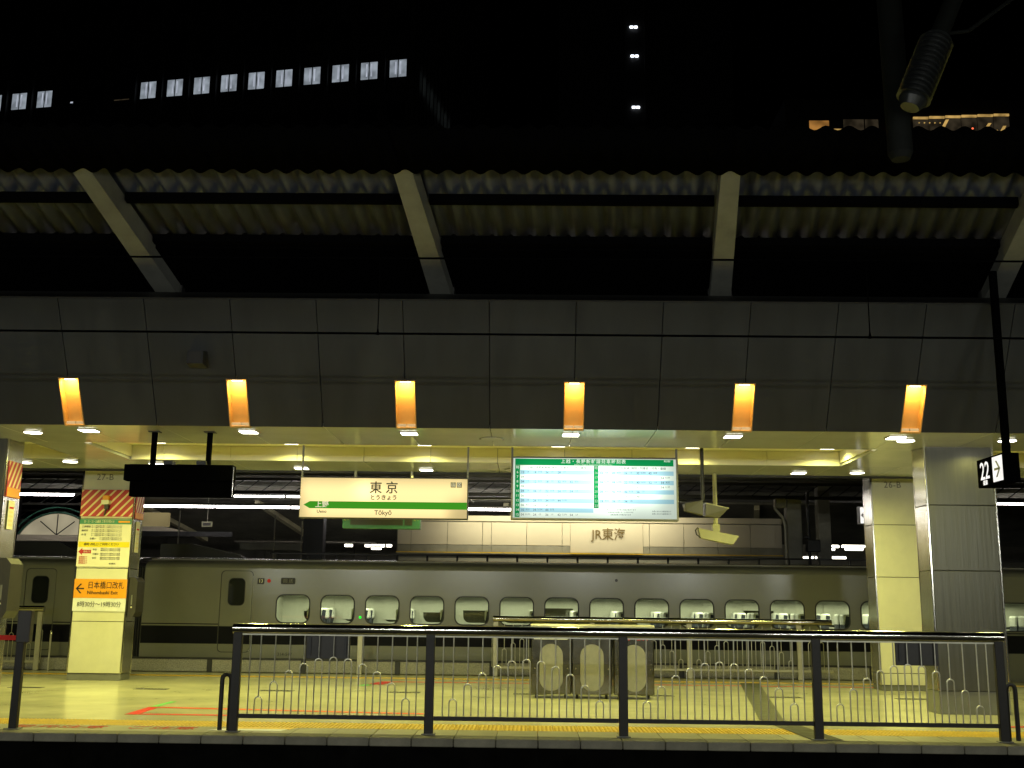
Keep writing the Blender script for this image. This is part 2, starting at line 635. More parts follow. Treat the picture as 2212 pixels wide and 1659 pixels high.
tact_me = tm.mesh('tactile_tile')
for k in range(-33, 36):
    for r in range(2):
        link('tactile_tile', tact_me, 'tact', platform, (k * 0.32, r * 0.32, 0))


def floor_poly(name, pts, m, z=0.004):
    return MB().prism_z(pts, z - 0.003, z).build(name, m, platform)


floor_poly('painted_line', [(-5.62, 15.86), (-5.44, 15.86), (-5.50, 16.98), (-5.66, 16.98)], 'paint_red')
floor_poly('painted_line', [(-5.43, 15.86), (-1.66, 15.82), (-1.66, 15.97), (-5.43, 15.99)], 'paint_red')
floor_poly('painted_line', [(-5.48, 16.88), (-1.50, 16.42), (-1.50, 16.55), (-5.49, 17.02)], 'paint_orange')
floor_poly('painted_line', [(-1.62, 15.58), (6.9, 15.72), (6.9, 15.86), (-1.62, 15.72)], 'paint_red')
floor_poly('painted_line', [(-5.66, 17.0), (-5.56, 17.0), (-5.55, 17.95), (-5.64, 17.95)], 'paint_green')
floor_poly('painted_line', [(-40, 24.05), (40, 24.05), (40, 24.42), (-40, 24.42)], 'paint_yellow')
floor_poly('painted_line', [(-3.0, 23.05), (9.0, 23.25), (9.0, 23.36), (-3.0, 23.16)], 'paint_orange')
floor_poly('painted_line', [(-3.15, 22.3), (-2.85, 22.3), (-2.72, 23.04), (-3.0, 23.04)], 'paint_red')
floor_poly('painted_line', [(-3.3, 21.9), (-3.1, 21.9), (-3.05, 22.28), (-3.22, 22.28)], 'paint_green')
floor_poly('floor_mat', [(3.42, 13.9), (3.80, 13.9), (3.62, 16.3), (4.85, 24.0), (4.45, 24.0), (3.28, 16.3)], 'paint_gray', 0.009)  # grey band running across the floor
for k in range(9):
    x = -9.35 + 2.27 * k
    g = MB().box(x, x + 0.6, 20.30, 20.33, -0.001, 0.006).box(x, x + 0.6, 20.47, 20.50, -0.001, 0.006)
    for j in range(10):
        g.box(x + 0.02 + j * 0.06, x + 0.05 + j * 0.06, 20.335, 20.465, -0.001, 0.005)
    g.build('floor_grate', 'grate', platform)
# floor notice stickers near the edge
for (x0, x1, y0, y1, m, s) in ((-6.35, -5.35, 14.05, 14.42, 'paint_red', '足元注意'), (-4.98, -4.15, 14.05, 14.42, 'paint_red', 'ご注意')):
    me = text_mesh(s, 0.30, 'CENTER', 0.0006)
    me.transform(Matrix.Rotation(R(-90), 4, 'X'))
    o = link('floor_lettering', me, m, platform, ((x0 + x1) / 2, (y0 + y1) / 2, 0.003))
floor_poly('floor_sticker', [(-3.95, 14.08), (-3.05, 14.08), (-3.0, 14.27), (-3.82, 14.27)], 'paint_white')
floor_poly('floor_sticker', [(-3.80, 14.28), (-2.98, 14.28), (-2.92, 14.46), (-3.70, 14.46)], 'paint_yellow')

# ---- ceiling: panels, coffers
ZC = 4.10
PW = 1.225
X0 = 0.63
ceiling = structure(MB().box(-24, 24, 16.05, 17.80, 4.16, 4.24).box(-24, 24, 20.05, 21.5, 4.16, 4.24)
                    .box(-24, 24, 17.70, 20.15, 4.42, 4.50).build('ceiling', 'joint'))
seams = [X0 + PW * k for k in range(-19, 20)]
pan_f = MB().bbox(0.004, PW - 0.004, 15.97, 17.846, ZC, ZC + 0.05, 0.003).mesh('ceiling_panel')
pan_b = MB().bbox(0.004, PW - 0.004, 20.004, 21.5, ZC, ZC + 0.05, 0.003).mesh('ceiling_panel')
for x in seams[:-1]:
    link('ceiling_panel', pan_f, 'ceil', ceiling, (x, 0, 0))
    link('ceiling_panel', pan_b, 'ceil', ceiling, (x, 0, 0))
COFF = [(-22.0, -8.25), (-7.35, 5.65), (7.55, 21.5)]
for (a, b) in ((-8.25, -7.35), (5.65, 7.55)):
    MB().bbox(a, b, 17.85, 20.0, ZC, ZC + 0.05, 0.003).build('ceiling_panel', 'ceil', ceiling)
for (a, b) in COFF:
    MB().box(a, b, 17.84, 20.01, 4.365, 4.415).build('coffer_top', 'coffer', ceiling)
    MB().box(a, a + 0.03, 17.875, 19.995, ZC + 0.052, 4.362).build('coffer_end', 'coffer', ceiling)
    MB().box(b - 0.03, b, 17.875, 19.995, ZC + 0.052, 4.362).build('coffer_end', 'coffer', ceiling)
    MB().box(a, b, 17.846, 17.872, ZC + 0.052, 4.362).build('coffer_side', 'coffer', ceiling)
    cuts = [a + 0.032] + [x for x in seams if a + 0.2 < x < b - 0.2] + [b - 0.032]
    for p, q in zip(cuts, cuts[1:]):
        MB().box(p + 0.004, q - 0.004, 19.97, 19.998, ZC + 0.003, 4.362).build('coffer_wall_panel', 'coffer', ceiling)
MB().box(-24, 24, 21.504, 21.56, ZC - 0.04, 4.6).build('ceiling_edge_trim', 'dark', ceiling)
MB().box(-24, 24, 21.6, 24.5, 4.75, 4.9).build('outer_soffit', 'roofdark', ceiling)

# ---- sloped fascia above the ceiling edge, with lamp niches
FE = Vector((0, -0.5, 0.866))
FN = Vector((0, -0.866, -0.5))


def S(x, t, d=0.0):
    return Vector((x, 15.93, 4.085)) + FE * t - FN * d


FL = 1.915
fascia = structure(MB().hexa([S(-24, 0.0, 0.16), S(24, 0.0, 0.16), S(24, 0, 0.22), S(-24, 0, 0.22),
                              S(-24, FL, 0.16), S(24, FL, 0.16), S(24, FL, 0.22), S(-24, FL, 0.22)]).build('fascia', 'joint'))
MB().hexa([S(-24, FL + 0.004, -0.01), S(24, FL + 0.004, -0.01), S(24, FL + 0.004, 0.3), S(-24, FL + 0.004, 0.3),
           S(-24, FL + 0.03, -0.01), S(24, FL + 0.03, -0.01), S(24, FL + 0.03, 0.3), S(-24, FL + 0.03, 0.3)]).build('fascia_cap', 'dark', fascia)
NW, NT = 0.155, 0.735


def fascia_panel(x, notch):
    g = 0.006
    if notch == 'L':
        poly = [(x + NW, 0), (x + PW - g, 0), (x + PW - g, FL), (x + g, FL), (x + g, NT), (x + NW, NT)]
    else:
        poly = [(x + g, 0), (x + PW - NW, 0), (x + PW - NW, NT), (x + PW - g, NT), (x + PW - g, FL), (x + g, FL)]
    mb = MB()
    n = len(poly)
    mb.v = [tuple(S(px, t, 0.0)) for px, t in poly] + [tuple(S(px, t, 0.03)) for px, t in poly]
    mb.f = [tuple(range(n)), tuple(range(2 * n - 1, n - 1, -1))] + [(k, (k + 1) % n, n + (k + 1) % n, n + k) for k in range(n)]
    return mb


for i, k in enumerate(range(-12, 12)):
    x = X0 + PW * k
    fascia_panel(x, 'L' if k % 2 == 0 else 'R').build('fascia_panel', 'fascia', fascia)


def niche(x, label):
    root = thing('niche_lamp', label, 'lamp', tuple(S(x, 0)), 'warm niche lamps in the fascia')
    inv = Vector(S(x, 0))
    def L(px, t, d):
        return Vector(S(x + px, t, d)) - inv
    w, D = NW - 0.006, 0.14
    back = MB().hexa([L(-w, 0, D), L(w, 0, D), L(w, 0, D + .012), L(-w, 0, D + .012),
                      L(-w, NT, D), L(w, NT, D), L(w, NT, D + .012), L(-w, NT, D + .012)])
    back.build('back_plate', 'niche', root)
    for s in (-1, 1):
        a, b = s * w, s * (w - 0.012)
        MB().hexa([L(a, 0, -0.004), L(b, 0, -0.004), L(b, 0, D - .001), L(a, 0, D - .001),
                   L(a, NT, -0.004), L(b, NT, -0.004), L(b, NT, D - .001), L(a, NT, D - .001)]).build('side_cheek', 'niche', root)
    v = w - 0.013
    MB().hexa([L(-v, NT - .02, -.004), L(v, NT - .02, -.004), L(v, NT - .02, D - .001), L(-v, NT - .02, D - .001),
               L(-v, NT - .003, -.004), L(v, NT - .003, -.004), L(v, NT - .003, D - .001), L(-v, NT - .003, D - .001)]).build('top_plate', 'niche', root)
    MB().hexa([L(-.075, NT - .045, .035), L(.075, NT - .045, .035), L(.075, NT - .045, .10), L(-.075, NT - .045, .10),
               L(-.075, NT - .022, .035), L(.075, NT - .022, .035), L(.075, NT - .022, .10), L(-.075, NT - .022, .10)]).build('bulb', 'warmE', root)
    MB().hexa([L(-w, -.03, .02), L(w, -.03, .02), L(w, -.03, D + .012), L(-w, -.03, D + .012),
               L(-w, -.003, .02), L(w, -.003, .02), L(w, -.003, D + .012), L(-w, -.003, D + .012)]).build('bottom_lip', 'niche', root)
    area('niche_light', root, L(0, NT - .05, .05), 0.2, 0.08, 8.0, (1.0, 0.62, 0.18), -FE * 1.0 - FN * 0.25, 170)


for i, nm in enumerate(('first', 'second', 'third', 'fourth', 'fifth', 'sixth')):
    niche(X0 + PW * 2 * (i - 3), 'amber lit slot lamp in the grey sloping fascia, %s from the left' % nm)

# ---- canopy roof above: cream beams, purlins, corrugated sheet
SK = 0.112          # the beams run a little askew to the platform


def roof_z(Y):
    return 6.0 + (15.72 - Y) * 0.322


roof = thing('canopy_roof', 'corrugated grey canopy roof on cream beams high above the dark fascia', 'roof', (0, 15.7, 6.0))
ro = Vector((0, 15.7, 6.0))


def RP(x, Y, h):
    """x is the position at Y = 15.72, h the height above the beam soffit"""
    return Vector((x - SK * (15.72 - Y), Y, roof_z(Y) + h)) - ro


for xb in (-13.5, -9.45, -5.40, -1.33, 2.78, 6.78, 10.85):
    w0, w1 = 0.155, 0.118
    MB().hexa([RP(xb - w0, 15.75, 0), RP(xb + w0, 15.75, 0), RP(xb + w0, 15.75, .30), RP(xb - w0, 15.75, .30),
               RP(xb - w1, 12.86, 0), RP(xb + w1, 12.86, 0), RP(xb + w1, 12.86, .30), RP(xb - w1, 12.86, .30)]).build('beam', 'beam', roof)
    MB().hexa([RP(xb - w0 - .02, 15.87, -.06), RP(xb + w0 + .02, 15.87, -.06), RP(xb + w0 + .02, 15.87, .30), RP(xb - w0 - .02, 15.87, .30),
               RP(xb - w0 - .02, 15.76, -.06), RP(xb + w0 + .02, 15.76, -.06), RP(xb + w0 + .02, 15.76, .30), RP(xb - w0 - .02, 15.76, .30)]).build('beam_shoe', 'dark', roof)
bx = [-13.5, -9.45, -5.40, -1.33, 2.78, 6.78, 10.85]
for Y in (13.00, 13.90, 14.78):
    for a, b in zip(bx, bx[1:]):
        MB().hexa([RP(a + .16, Y - .04, .21), RP(b - .16, Y - .04, .21), RP(b - .16, Y + .04, .21), RP(a + .16, Y + .04, .21),
                   RP(a + .16, Y - .04, .315), RP(b - .16, Y - .04, .315), RP(b - .16, Y + .04, .315), RP(a + .16, Y + .04, .315)]).build('purlin', 'purlin', roof)
# one corrugated sheet per bay strip
for a, b in zip(bx, bx[1:]):
    n = int((b - a) / 0.034)
    mb = MB()
    ys = (12.86, 14.86)
    for Y in ys:
        for k in range(n + 1):
            x = a + (b - a) * k / n
            h = 0.375 + 0.055 * math.sin(2 * math.pi * x / 0.27)
            mb.v.append(tuple(RP(x, Y, h)))
    for k in range(n):
        mb.f.append((k, k + 1, n + 2 + k, n + 1 + k))
    o = mb.build('corrugated_sheet', 'roofsheet', roof, smooth=True)
    sol = o.modifiers.new('thick', 'SOLIDIFY')
    sol.thickness = 0.006
# near-black wavy sheet below the beams, hiding their outer ends
for a, b in zip(bx, bx[1:]):
    n = int((b - a) / 0.034)
    mb = MB()
    for Y in (12.16, 12.94):
        for k in range(n + 1):
            x = a + (b - a) * k / n
            mb.v.append(tuple(RP(x, Y, -0.05 + 0.03 * math.sin(2 * math.pi * x / 0.27))))
    for k in range(n):
        mb.f.append((k, k + 1, n + 2 + k, n + 1 + k))
    o = mb.build('eave_sheet', 'roofdark', roof, smooth=True)
    sol = o.modifiers.new('thick', 'SOLIDIFY')
    sol.thickness = 0.006
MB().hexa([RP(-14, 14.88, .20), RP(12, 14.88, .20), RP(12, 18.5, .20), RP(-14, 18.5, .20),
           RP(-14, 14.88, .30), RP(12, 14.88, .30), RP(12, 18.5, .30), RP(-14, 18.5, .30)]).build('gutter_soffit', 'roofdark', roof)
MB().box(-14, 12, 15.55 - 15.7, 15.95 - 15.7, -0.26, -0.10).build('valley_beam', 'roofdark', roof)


# ---- downlights
def downlight(label, x, y, z, w, d, round_, power, group, spread=165):
    root = thing('ceiling_downlight', label, 'light', (x, y, z), group)
    if round_:
        MB().cyl((0, 0, -.012), (0, 0, -.002), w / 2 + .02, n=20).build('frame', 'chrome', root)
        MB().cyl((0, 0, -.018), (0, 0, -.0125), w / 2, n=20).build('diffuser', 'diffE', root)
    else:
        MB().box(-w / 2 - .02, w / 2 + .02, -d / 2 - .02, d / 2 + .02, -.012, -.002).build('frame', 'chrome', root)
        MB().box(-w / 2, w / 2, -d / 2, d / 2, -.018, -.0125).build('diffuser', 'diffE', root)
    area('downlight_beam', root, (0, 0, -.03), w, max(d, 0.15), power, (1.0, 0.968, 0.27), (0, 0, -1), spread)


ORD = ['leftmost', 'second', 'third', 'fourth', 'fifth', 'sixth']
for i in range(6):
    x = X0 + PW * 2 * (i - 3)
    downlight('square ceiling downlight just behind the fascia edge, %s from the left' % ORD[i],
              x - 0.02, 16.52, ZC, 0.24, 0.24, False, 60, 'square downlights behind the fascia')
for i in range(6):
    x = 0.50 + 2.40 * (i - 3)
    downlight('flat square light up inside the long ceiling coffer, %s of six' % ORD[i],
              x, 19.50, 4.365, 0.24, 0.20, False, 36, 'lights inside the ceiling coffer', 150)
for (x, y, s) in ((-4.4, 21.05, 'above the left end of the station name sign'), (-2.0, 21.1, 'above the middle of the station name sign'),
                  (5.13, 21.05, 'near the far column on the right'), (-7.05, 20.6, 'above the black hanging display')):
    downlight('square light at the ceiling back strip ' + s, x, y, ZC, 0.24, 0.22, False, 60, 'square lights on the back ceiling strip')
for (x, y, s) in ((-7.7, 16.75, 'nearest the left striped column'), (5.75, 16.8, 'right of the last fascia lamp'),
                  (7.25, 16.7, 'behind the hanging number sign'), (6.2, 20.9, 'in front of the far right column'),
                  (-8.6, 20.35, 'over the far left notice column'), (-9.55, 20.55, 'beside the left edge column')):
    downlight('round ceiling downlight ' + s, x, y, ZC, 0.26, 0.26, True, 14 if x > 7 else 40, 'round ceiling downlights')
for (x, y, w) in ((-13.0, 17.0, 'front left'), (-12.0, 20.6, 'back left'), (11.5, 17.0, 'front right'), (12.0, 20.6, 'back right')):
    downlight('square ceiling light further along the platform, %s' % w, x, y, ZC, 0.24, 0.24, False, 62, 'lights further along the platform')
for (x, y, s) in ((-0.6, 17.0, 'between the two hanging signs'), (-0.3, 21.0, 'behind the hanging timetable')):
    o = thing('ceiling_speaker', 'round flush ceiling loudspeaker ring ' + s, 'speaker', (x, y, ZC))
    MB().cyl((0, 0, -.012), (0, 0, -.002), .20, n=28).build('rim', 'chrome', o)
    MB().cyl((0, 0, -.016), (0, 0, -.0125), .175, n=28).build('grille', 'ceil', o)

# ================================================================== COLUMNS
M['colside'] = mat('column_side_stainless', (0.42, 0.41, 0.35), 0.22, metal=0.85, noise=0.1, scale=3, rvar=0.06)


def column(label, x0, x1, yf, seams_z, front, number=None, plinth=0.13):
    cx = (x0 + x1) / 2
    root = thing('platform_column', label, 'column', (cx, yf, 0))
    h, d = (x1 - x0) / 2, 0.55
    MB().box(-h + .03, h - .03, .03, d - .03, 0, 4.7).build('core', 'dark', root)
    MB().bbox(-h + .012, h - .012, .018, d - .018, 0.001, plinth, .004).build('plinth', 'steelgrey', root)
    zs = [plinth + .004] + seams_z + [4.68]
    for a, b in zip(zs, zs[1:]):
        MB().bbox(-h + .032, h - .032, 0, .026, a + .006, b - .006, .004).build('front_panel', front, root)
        MB().bbox(-h + .032, h - .032, d - .026, d, a + .006, b - .006, .004).build('back_panel', front, root)
        for s in (-1, 1):
            MB().bbox(s * (h - .024), s * h, .034, d - .034, a + .006, b - .006, .004).build('side_panel', 'colside', root)
    for s in (-1, 1):
        for y in (0.0, d - .03):
            MB().bbox(s * (h - .030), s * (h + .004), y - .002, y + .032, plinth + .004, 4.68, .008).build('corner_trim', 'chrome', root)
    if number:
        text(number, 0.18, (-0.09, -.005, 4.03 if yf > 20 else 3.9), 'inkgrey', root, 'column_number', spacing=1.05)
    return root


column('far left white column marked 27-B carrying notices and the exit sign', -9.17, -8.07, 22.4, [1.14, 2.19, 3.19], 'colwhite', '27-B')
column('far right white column marked 26-B with plain panels', 6.90, 7.96, 22.4, [0.33, 2.19, 3.23], 'colwhite', '26-B', 0.10)
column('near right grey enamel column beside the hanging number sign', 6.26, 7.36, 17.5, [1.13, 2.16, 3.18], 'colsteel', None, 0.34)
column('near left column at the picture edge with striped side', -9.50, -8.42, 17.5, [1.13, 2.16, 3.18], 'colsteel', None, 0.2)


def stripes(root, x0, x1, z0, z1, y, w, gap, slope, m='stripe', axis='x'):
    """diagonal stripes clipped to a rectangle; each stripe its own piece"""
    k = x0 - (z1 - z0) * slope
    while k < x1:
        poly = []
        for (a, z) in ((k, z0), (k + w, z0), (k + w + (z1 - z0) * slope, z1), (k + (z1 - z0) * slope, z1)):
            poly.append((a, z))
        # clip to [x0,x1]
        def clip(poly, lim, keep_less):
            out = []
            for (p, q) in zip(poly, poly[1:] + poly[:1]):
                pi = p[0] <= lim if keep_less else p[0] >= lim
                qi = q[0] <= lim if keep_less else q[0] >= lim
                if pi:
                    out.append(p)
                if pi != qi:
                    t = (lim - p[0]) / (q[0] - p[0])
                    out.append((lim, p[1] + t * (q[1] - p[1])))
            return out
        poly = clip(clip(poly, x0, False), x1, True)
        if len(poly) >= 3:
            if axis == 'x':
                MB().prism_y(poly, y - .003, y).build('stripe', m, root)
            else:
                mb = MB()
                n = len(poly)
                mb.v = [(y, p[0], p[1]) for p in poly] + [(y + .003, p[0], p[1]) for p in poly]
                mb.f = [tuple(range(n)), tuple(range(2 * n - 1, n - 1, -1))] + [(i, (i + 1) % n, n + (i + 1) % n, n + i) for i in range(n)]
                mb.build('stripe', m, root)
        k += w + gap


# red striped warning wrap on column 27-B (front and right side) and orange band
wb = thing('warning_board', 'red and cream diagonally striped warning board on the notice column', 'warning board', (-8.62, 22.38, 3.23))
MB().box(-.535, .535, 0, .012, 0, .545).build('board', 'redboard', wb)
stripes(wb, -.53, .53, .004, .54, -.001, .05, .115, 0.95)
MB().box(-.07, .05, -.09, -.006, .33, .42).build('camera_box', 'orange', wb)
MB().box(-.08, .07, -.12, -.008, .24, .325).build('camera_body', 'poster', wb)
MB().box(-.02, .06, -.10, -.008, .14, .235).build('camera_neck', 'darkgrey', wb)
MB().cyl((-.03, -.03, .02), (0.0, -.05, .14), .018, n=8).build('camera_arm', 'darkgrey', wb)
wsd = thing('warning_board', 'narrow red striped warning strip on the right side of the notice column', 'warning board', (-8.055, 22.67, 3.2))
MB().box(0, .012, -.23, .23, .0, .56).build('board', 'redboard', wsd)
stripes(wsd, -.225, .225, .13, .555, .013, .05, .08, 0.45, axis='y')
MB().box(.013, .017, -.225, .225, .005, .125).build('orange_band', 'orange', wsd)
wsl = thing('warning_board', 'red striped warning strip on the side of the near left column', 'warning board', (-8.405, 17.77, 3.17))
MB().box(0, .012, -.23, .23, 0, .58).build('board', 'redboard', wsl)
stripes(wsl, -.225, .225, .16, .575, .013, .05, .08, 0.55, axis='y')
MB().box(.013, .017, -.225, .225, .005, .155).build('orange_band', 'orange', wsl)
for (x, y, z0, z1, s) in ((-8.055, 22.66, 2.52, 3.15, 'notice column'), (-8.405, 17.77, 2.66, 3.12, 'near left column')):
    t = thing('notice_strip', 'tall narrow white notice on the side of the ' + s, 'notice', (x, y, z0))
    MB().box(0, .008, -.10, .10, 0, z1 - z0).build('sheet', 'poster', t)
    for k in range(5):
        MB().box(.008, .010, -.07, .07, (z1 - z0) * (.12 + k * .15), (z1 - z0) * (.12 + k * .15) + .03).build('printed_line', 'stripe' if k < 4 else 'paint_red', t)

# notice poster on 27-B
po = thing('notice_poster', 'tall white printed notice with green header and yellow band on the column', 'poster', (-8.62, 22.385, 2.22))
MB().box(-.53, .53, 0, .010, 0, .955).build('sheet', 'poster', po)
MB().box(-.53, .53, -.003, -.0005, .855, .955).build('header_band', 'green_print', po)
text('20・21・22・23番線 工事のお知らせ', .062, (-.13, -.005, .905), 'poster', po, sx=.62)
MB().box(.26, .50, -.005, -.0035, .885, .925).build('header_tag', 'orange', po)
for (z, a, s) in ((.80, -.48, '工事期間'), (.72, -.48, '時間帯'), (.64, -.48, '内 容'), (.56, -.30, 'お願い')):
    text(s, .045, (a, -.003, z), 'ink', po, align='LEFT')
    for dz in (0.016, -0.018):
        text('ホーム改良工事に伴いご不便をおかけいたします', .030, (a + .20, -.003, z + dz), 'inkgrey', po, align='LEFT', sx=.95 if a < -.4 else .70)
MB().box(-.52, .52, -.003, -.0005, .39, .50).build('yellow_band', 'yellow', po)
text('臨時 改札口 ご利用ください', .06, (-.05, -.005, .445), 'ink', po, sx=.95)
ar = MB()
ar.prism_y([(-.51, .30), (-.43, .37), (-.43, .335), (-.25, .335), (-.25, .265), (-.43, .265), (-.43, .23)], -.003, -.0005)
ar.build('red_arrow', 'redboard', po)
text('改札口', .045, (-.34, -.005, .30), 'poster', po)
for (z, s) in ((.34, '平日'), (.25, '土曜日'), (.17, '休日')):
    text(s, .042, (-.22, -.003, z), 'ink', po, align='LEFT')
    for dz in (0.015, -0.018):
        text('8時30分から19時30分まで営業', .030, (-.06, -.003, z + dz), 'inkgrey', po, align='LEFT')
for k in range(4):
    text('駅係員まで', .034, (-.40, -.003, .19 - .04 * k), 'paint_red', po)
text('東京駅長', .034, (.20, -.003, .06), 'ink', po)

# exit sign and hours sign
ex = thing('exit_sign', 'orange exit sign with black arrow on the left notice column', 'sign', (-8.62, 22.385, 1.60))
MB().box(-.532, .532, 0, .012, 0, .375).build('panel', 'orange', ex)
am = MB()
for q in arrow_poly(-.41, .185, .17, .19, .026, True):
    am.prism_y(q, -.004, -.001)
am.build('arrow', 'ink', ex)
text('日本橋口改札', .155, (-.26, -.003, .245), 'ink', ex, align='LEFT', sx=.80)
text('Nihombashi Exit', .095, (-.26, -.003, .105), 'ink', ex, align='LEFT', sx=.98, bold=.001)
hs = thing('hours_sign', 'white opening hours sign under the orange exit sign', 'sign', (-8.62, 22.385, 1.34))
MB().box(-.532, .532, 0, .012, 0, .255).build('panel', 'paint_white', hs)
text('8時30分～19時30分', .125, (0, -.003, .13), 'ink', hs, sx=.84)

# dark call boxes on the column sides
for (x, y, z0, z1, dx, s) in ((-8.055, 22.66, 1.24, 2.02, .16, 'right side of the notice column'), (-8.405, 17.75, 1.26, 2.20, .20, 'side of the near left column')):
    t = thing('call_box', 'dark metal call box on the ' + s, 'call box', (x, y, z0))
    hh = z1 - z0
    mb = MB()
    mb.v = []
    prof = [(0, 0), (dx * .7, 0), (dx, hh * .12), (dx, hh * .90), (dx * .6, hh), (0, hh)]
    n = len(prof)
    for yy in (-.22, .22):
        mb.v += [(a, yy, b) for a, b in prof]
    mb.f = [tuple(range(n)), tuple(range(2 * n - 1, n - 1, -1))] + [(i, (i + 1) % n, n + (i + 1) % n, n + i) for i in range(n)]
    mb.build('housing', 'darkgrey', t)
    MB().box(dx * .35, dx * .5, -.226, -.2205, hh * .30, hh * .55).build('nameplate', 'steelgrey', t)
    MB().cyl((dx * .45, -.232, hh * .24), (dx * .45, -.2205, hh * .24), .016, n=10).build('button', 'poster', t)

# ================================================================== NEAR FENCE
FY = 13.95
fence = thing('platform_fence', 'dark near fence of forked bars with polished handrail along the platform edge', 'fence', (0, FY, 0))
posts = [-3.60, -1.21, 1.16, 3.52, 5.75]
post_me = MB().bbox(-.055, .055, -.035, .035, .008, 1.19, .006).mesh('post')
base_me = MB().bbox(-.085, .085, -.06, .06, .001, .014, .004).mesh('base_plate')
for x in posts:
    p = link('post', post_me, 'post', fence, (x, 0, 0))
    link('base_plate', base_me, 'steelgrey', p)
prof = [(0.052 * math.cos(2 * math.pi * k / 20), 1.235 + 0.062 * math.sin(2 * math.pi * k / 20)) for k in range(20)]
MB().extrude_x(prof, -3.665, 5.815).build('handrail', 'rail', fence, smooth=True)
MB().box(-3.62, 5.78, -.018, .018, 1.155, 1.172).build('rail_channel', 'bar', fence)
for a, b in zip(posts, posts[1:]):
    MB().bbox(a + .058, b - .058, -.02, .02, .165, .215, .004).build('bottom_rail', 'post', fence)
fork_cache = {}


def fork_mesh(h, hw):
    key = (round(h, 3), round(hw, 3))
    if key not in fork_cache:
        mb = MB()
        mb.cyl((0, 0, h), (0, 0, 1.156), .0085, n=6)
        pts = [(-hw, 0, .213), (-hw, 0, h - hw)]
        for k in range(1, 8):
            t = math.pi - math.pi * k / 8
            pts.append((hw * math.cos(t), 0, h - hw + hw * math.sin(t)))
        pts += [(hw, 0, h - hw), (hw, 0, .213)]
        mb.tube(pts, .0085, 6)
        fork_cache[key] = mb.mesh('forked_bar', True)
    return fork_cache[key]


straight_me = MB().cyl((0, 0, .213), (0, 0, 1.156), .0085, n=6).mesh('bar', True)
HTS = [.42, .60, .73, .82, .88, .90, .88, .82, .73, .60, .42]
for a, b in zip(posts, posts[1:]):
    w = b - a
    st = w / 13.2
    link('bar', straight_me, 'bar', fence, (a + st * .9, 0, 0))
    link('bar', straight_me, 'bar', fence, (b - st * .9, 0, 0))
    for i, h in enumerate(HTS):
        link('forked_bar', fork_mesh(h, st * .25), 'bar', fence, (a + st * (1.6 + i), 0, 0))
for x, s in ((-3.60, -1), (5.75, 1)):
    xx = x + s * .10
    pts = [(xx - s * .045, 0, .02), (xx - s * .045, 0, .62)] + \
          [(xx - s * .045 + s * .055 * (1 - math.cos(t)), 0, .62 + .06 * math.sin(t)) for t in (.5, 1.0, 1.57, 2.1, 2.6, 3.14)] + \
          [(xx + s * .065, 0, .02)]
    MB().tube(pts, .028, 8).build('end_hoop', 'post', fence, smooth=True)
for (x0, x1, z0, z1, s) in ((-2.76, -2.21, .875, 1.195, 'left'), (4.50, 5.03, .885, 1.19, 'right')):
    t = thing('fence_plate', 'dark rectangular plate hung on the %s end of the near fence' % s, 'sign plate', ((x0 + x1) / 2, FY + .03, z0))
    w = (x1 - x0) / 2
    MB().bbox(-w, w, 0, .012, 0, z1 - z0, .004).build('plate', 'darkgrey', t)
    for sx in (-1, 1):
        MB().box(sx * w * .8 - .012, sx * w * .8 + .012, -.02, -.001, .05, z1 - z0 - .03).build('clamp', 'dark', t)

# belt barrier post at the far left
bp = thing('belt_barrier_post', 'dark barrier post with a red pull-out belt at the left edge', 'barrier post', (-6.30, FY, 0))
MB().bbox(-.048, .048, -.04, .04, .012, 1.10, .006).build('post', 'post', bp)
MB().bbox(-.09, .09, -.07, .07, .001, .012, .003).build('base_plate', 'steelgrey', bp)
MB().bbox(-.055, .115, -.05, .05, 1.03, 1.42, .008).build('belt_head', 'darkgrey', bp)
MB().box(-2.2, -.056, -.006, .006, 1.055, 1.115).build('belt', 'paint_red', bp)


# ================================================================== FAR FENCES, BARRIER
def far_fence(label, x0, x1, px, y, zt, bars):
    root = thing('platform_fence', label, 'fence', ((x0 + x1) / 2, y, 0))
    c = (x0 + x1) / 2
    pr_ = [(0.055 * math.cos(2 * math.pi * k / 16), zt - .065 + 0.065 * math.sin(2 * math.pi * k / 16)) for k in range(16)]
    MB().extrude_x(pr_, x0 - c, x1 - c).build('handrail', 'rail', root, smooth=True)
    MB().bbox(x0 - c, x1 - c, -.018, .018, .17, .22, .004).build('bottom_rail', 'palepost', root)
    for x in px:
        MB().bbox(x - c - .055, x - c + .055, -.03, .03, .004, zt - .13, .006).build('post', 'palepost', root)
    ed = sorted(set([x0] + px + [x1]))
    for a, b in zip(ed, ed[1:]):
        n = max(2, int((b - a) / .19))
        for k in range(1, n):
            h = HTS[min(10, int(11 * k / n))]
            if bars:
                link('forked_bar', fork_mesh(min(h, 1.0), .045), 'bar', root, (a - c + (b - a) * k / n, 0, 0))


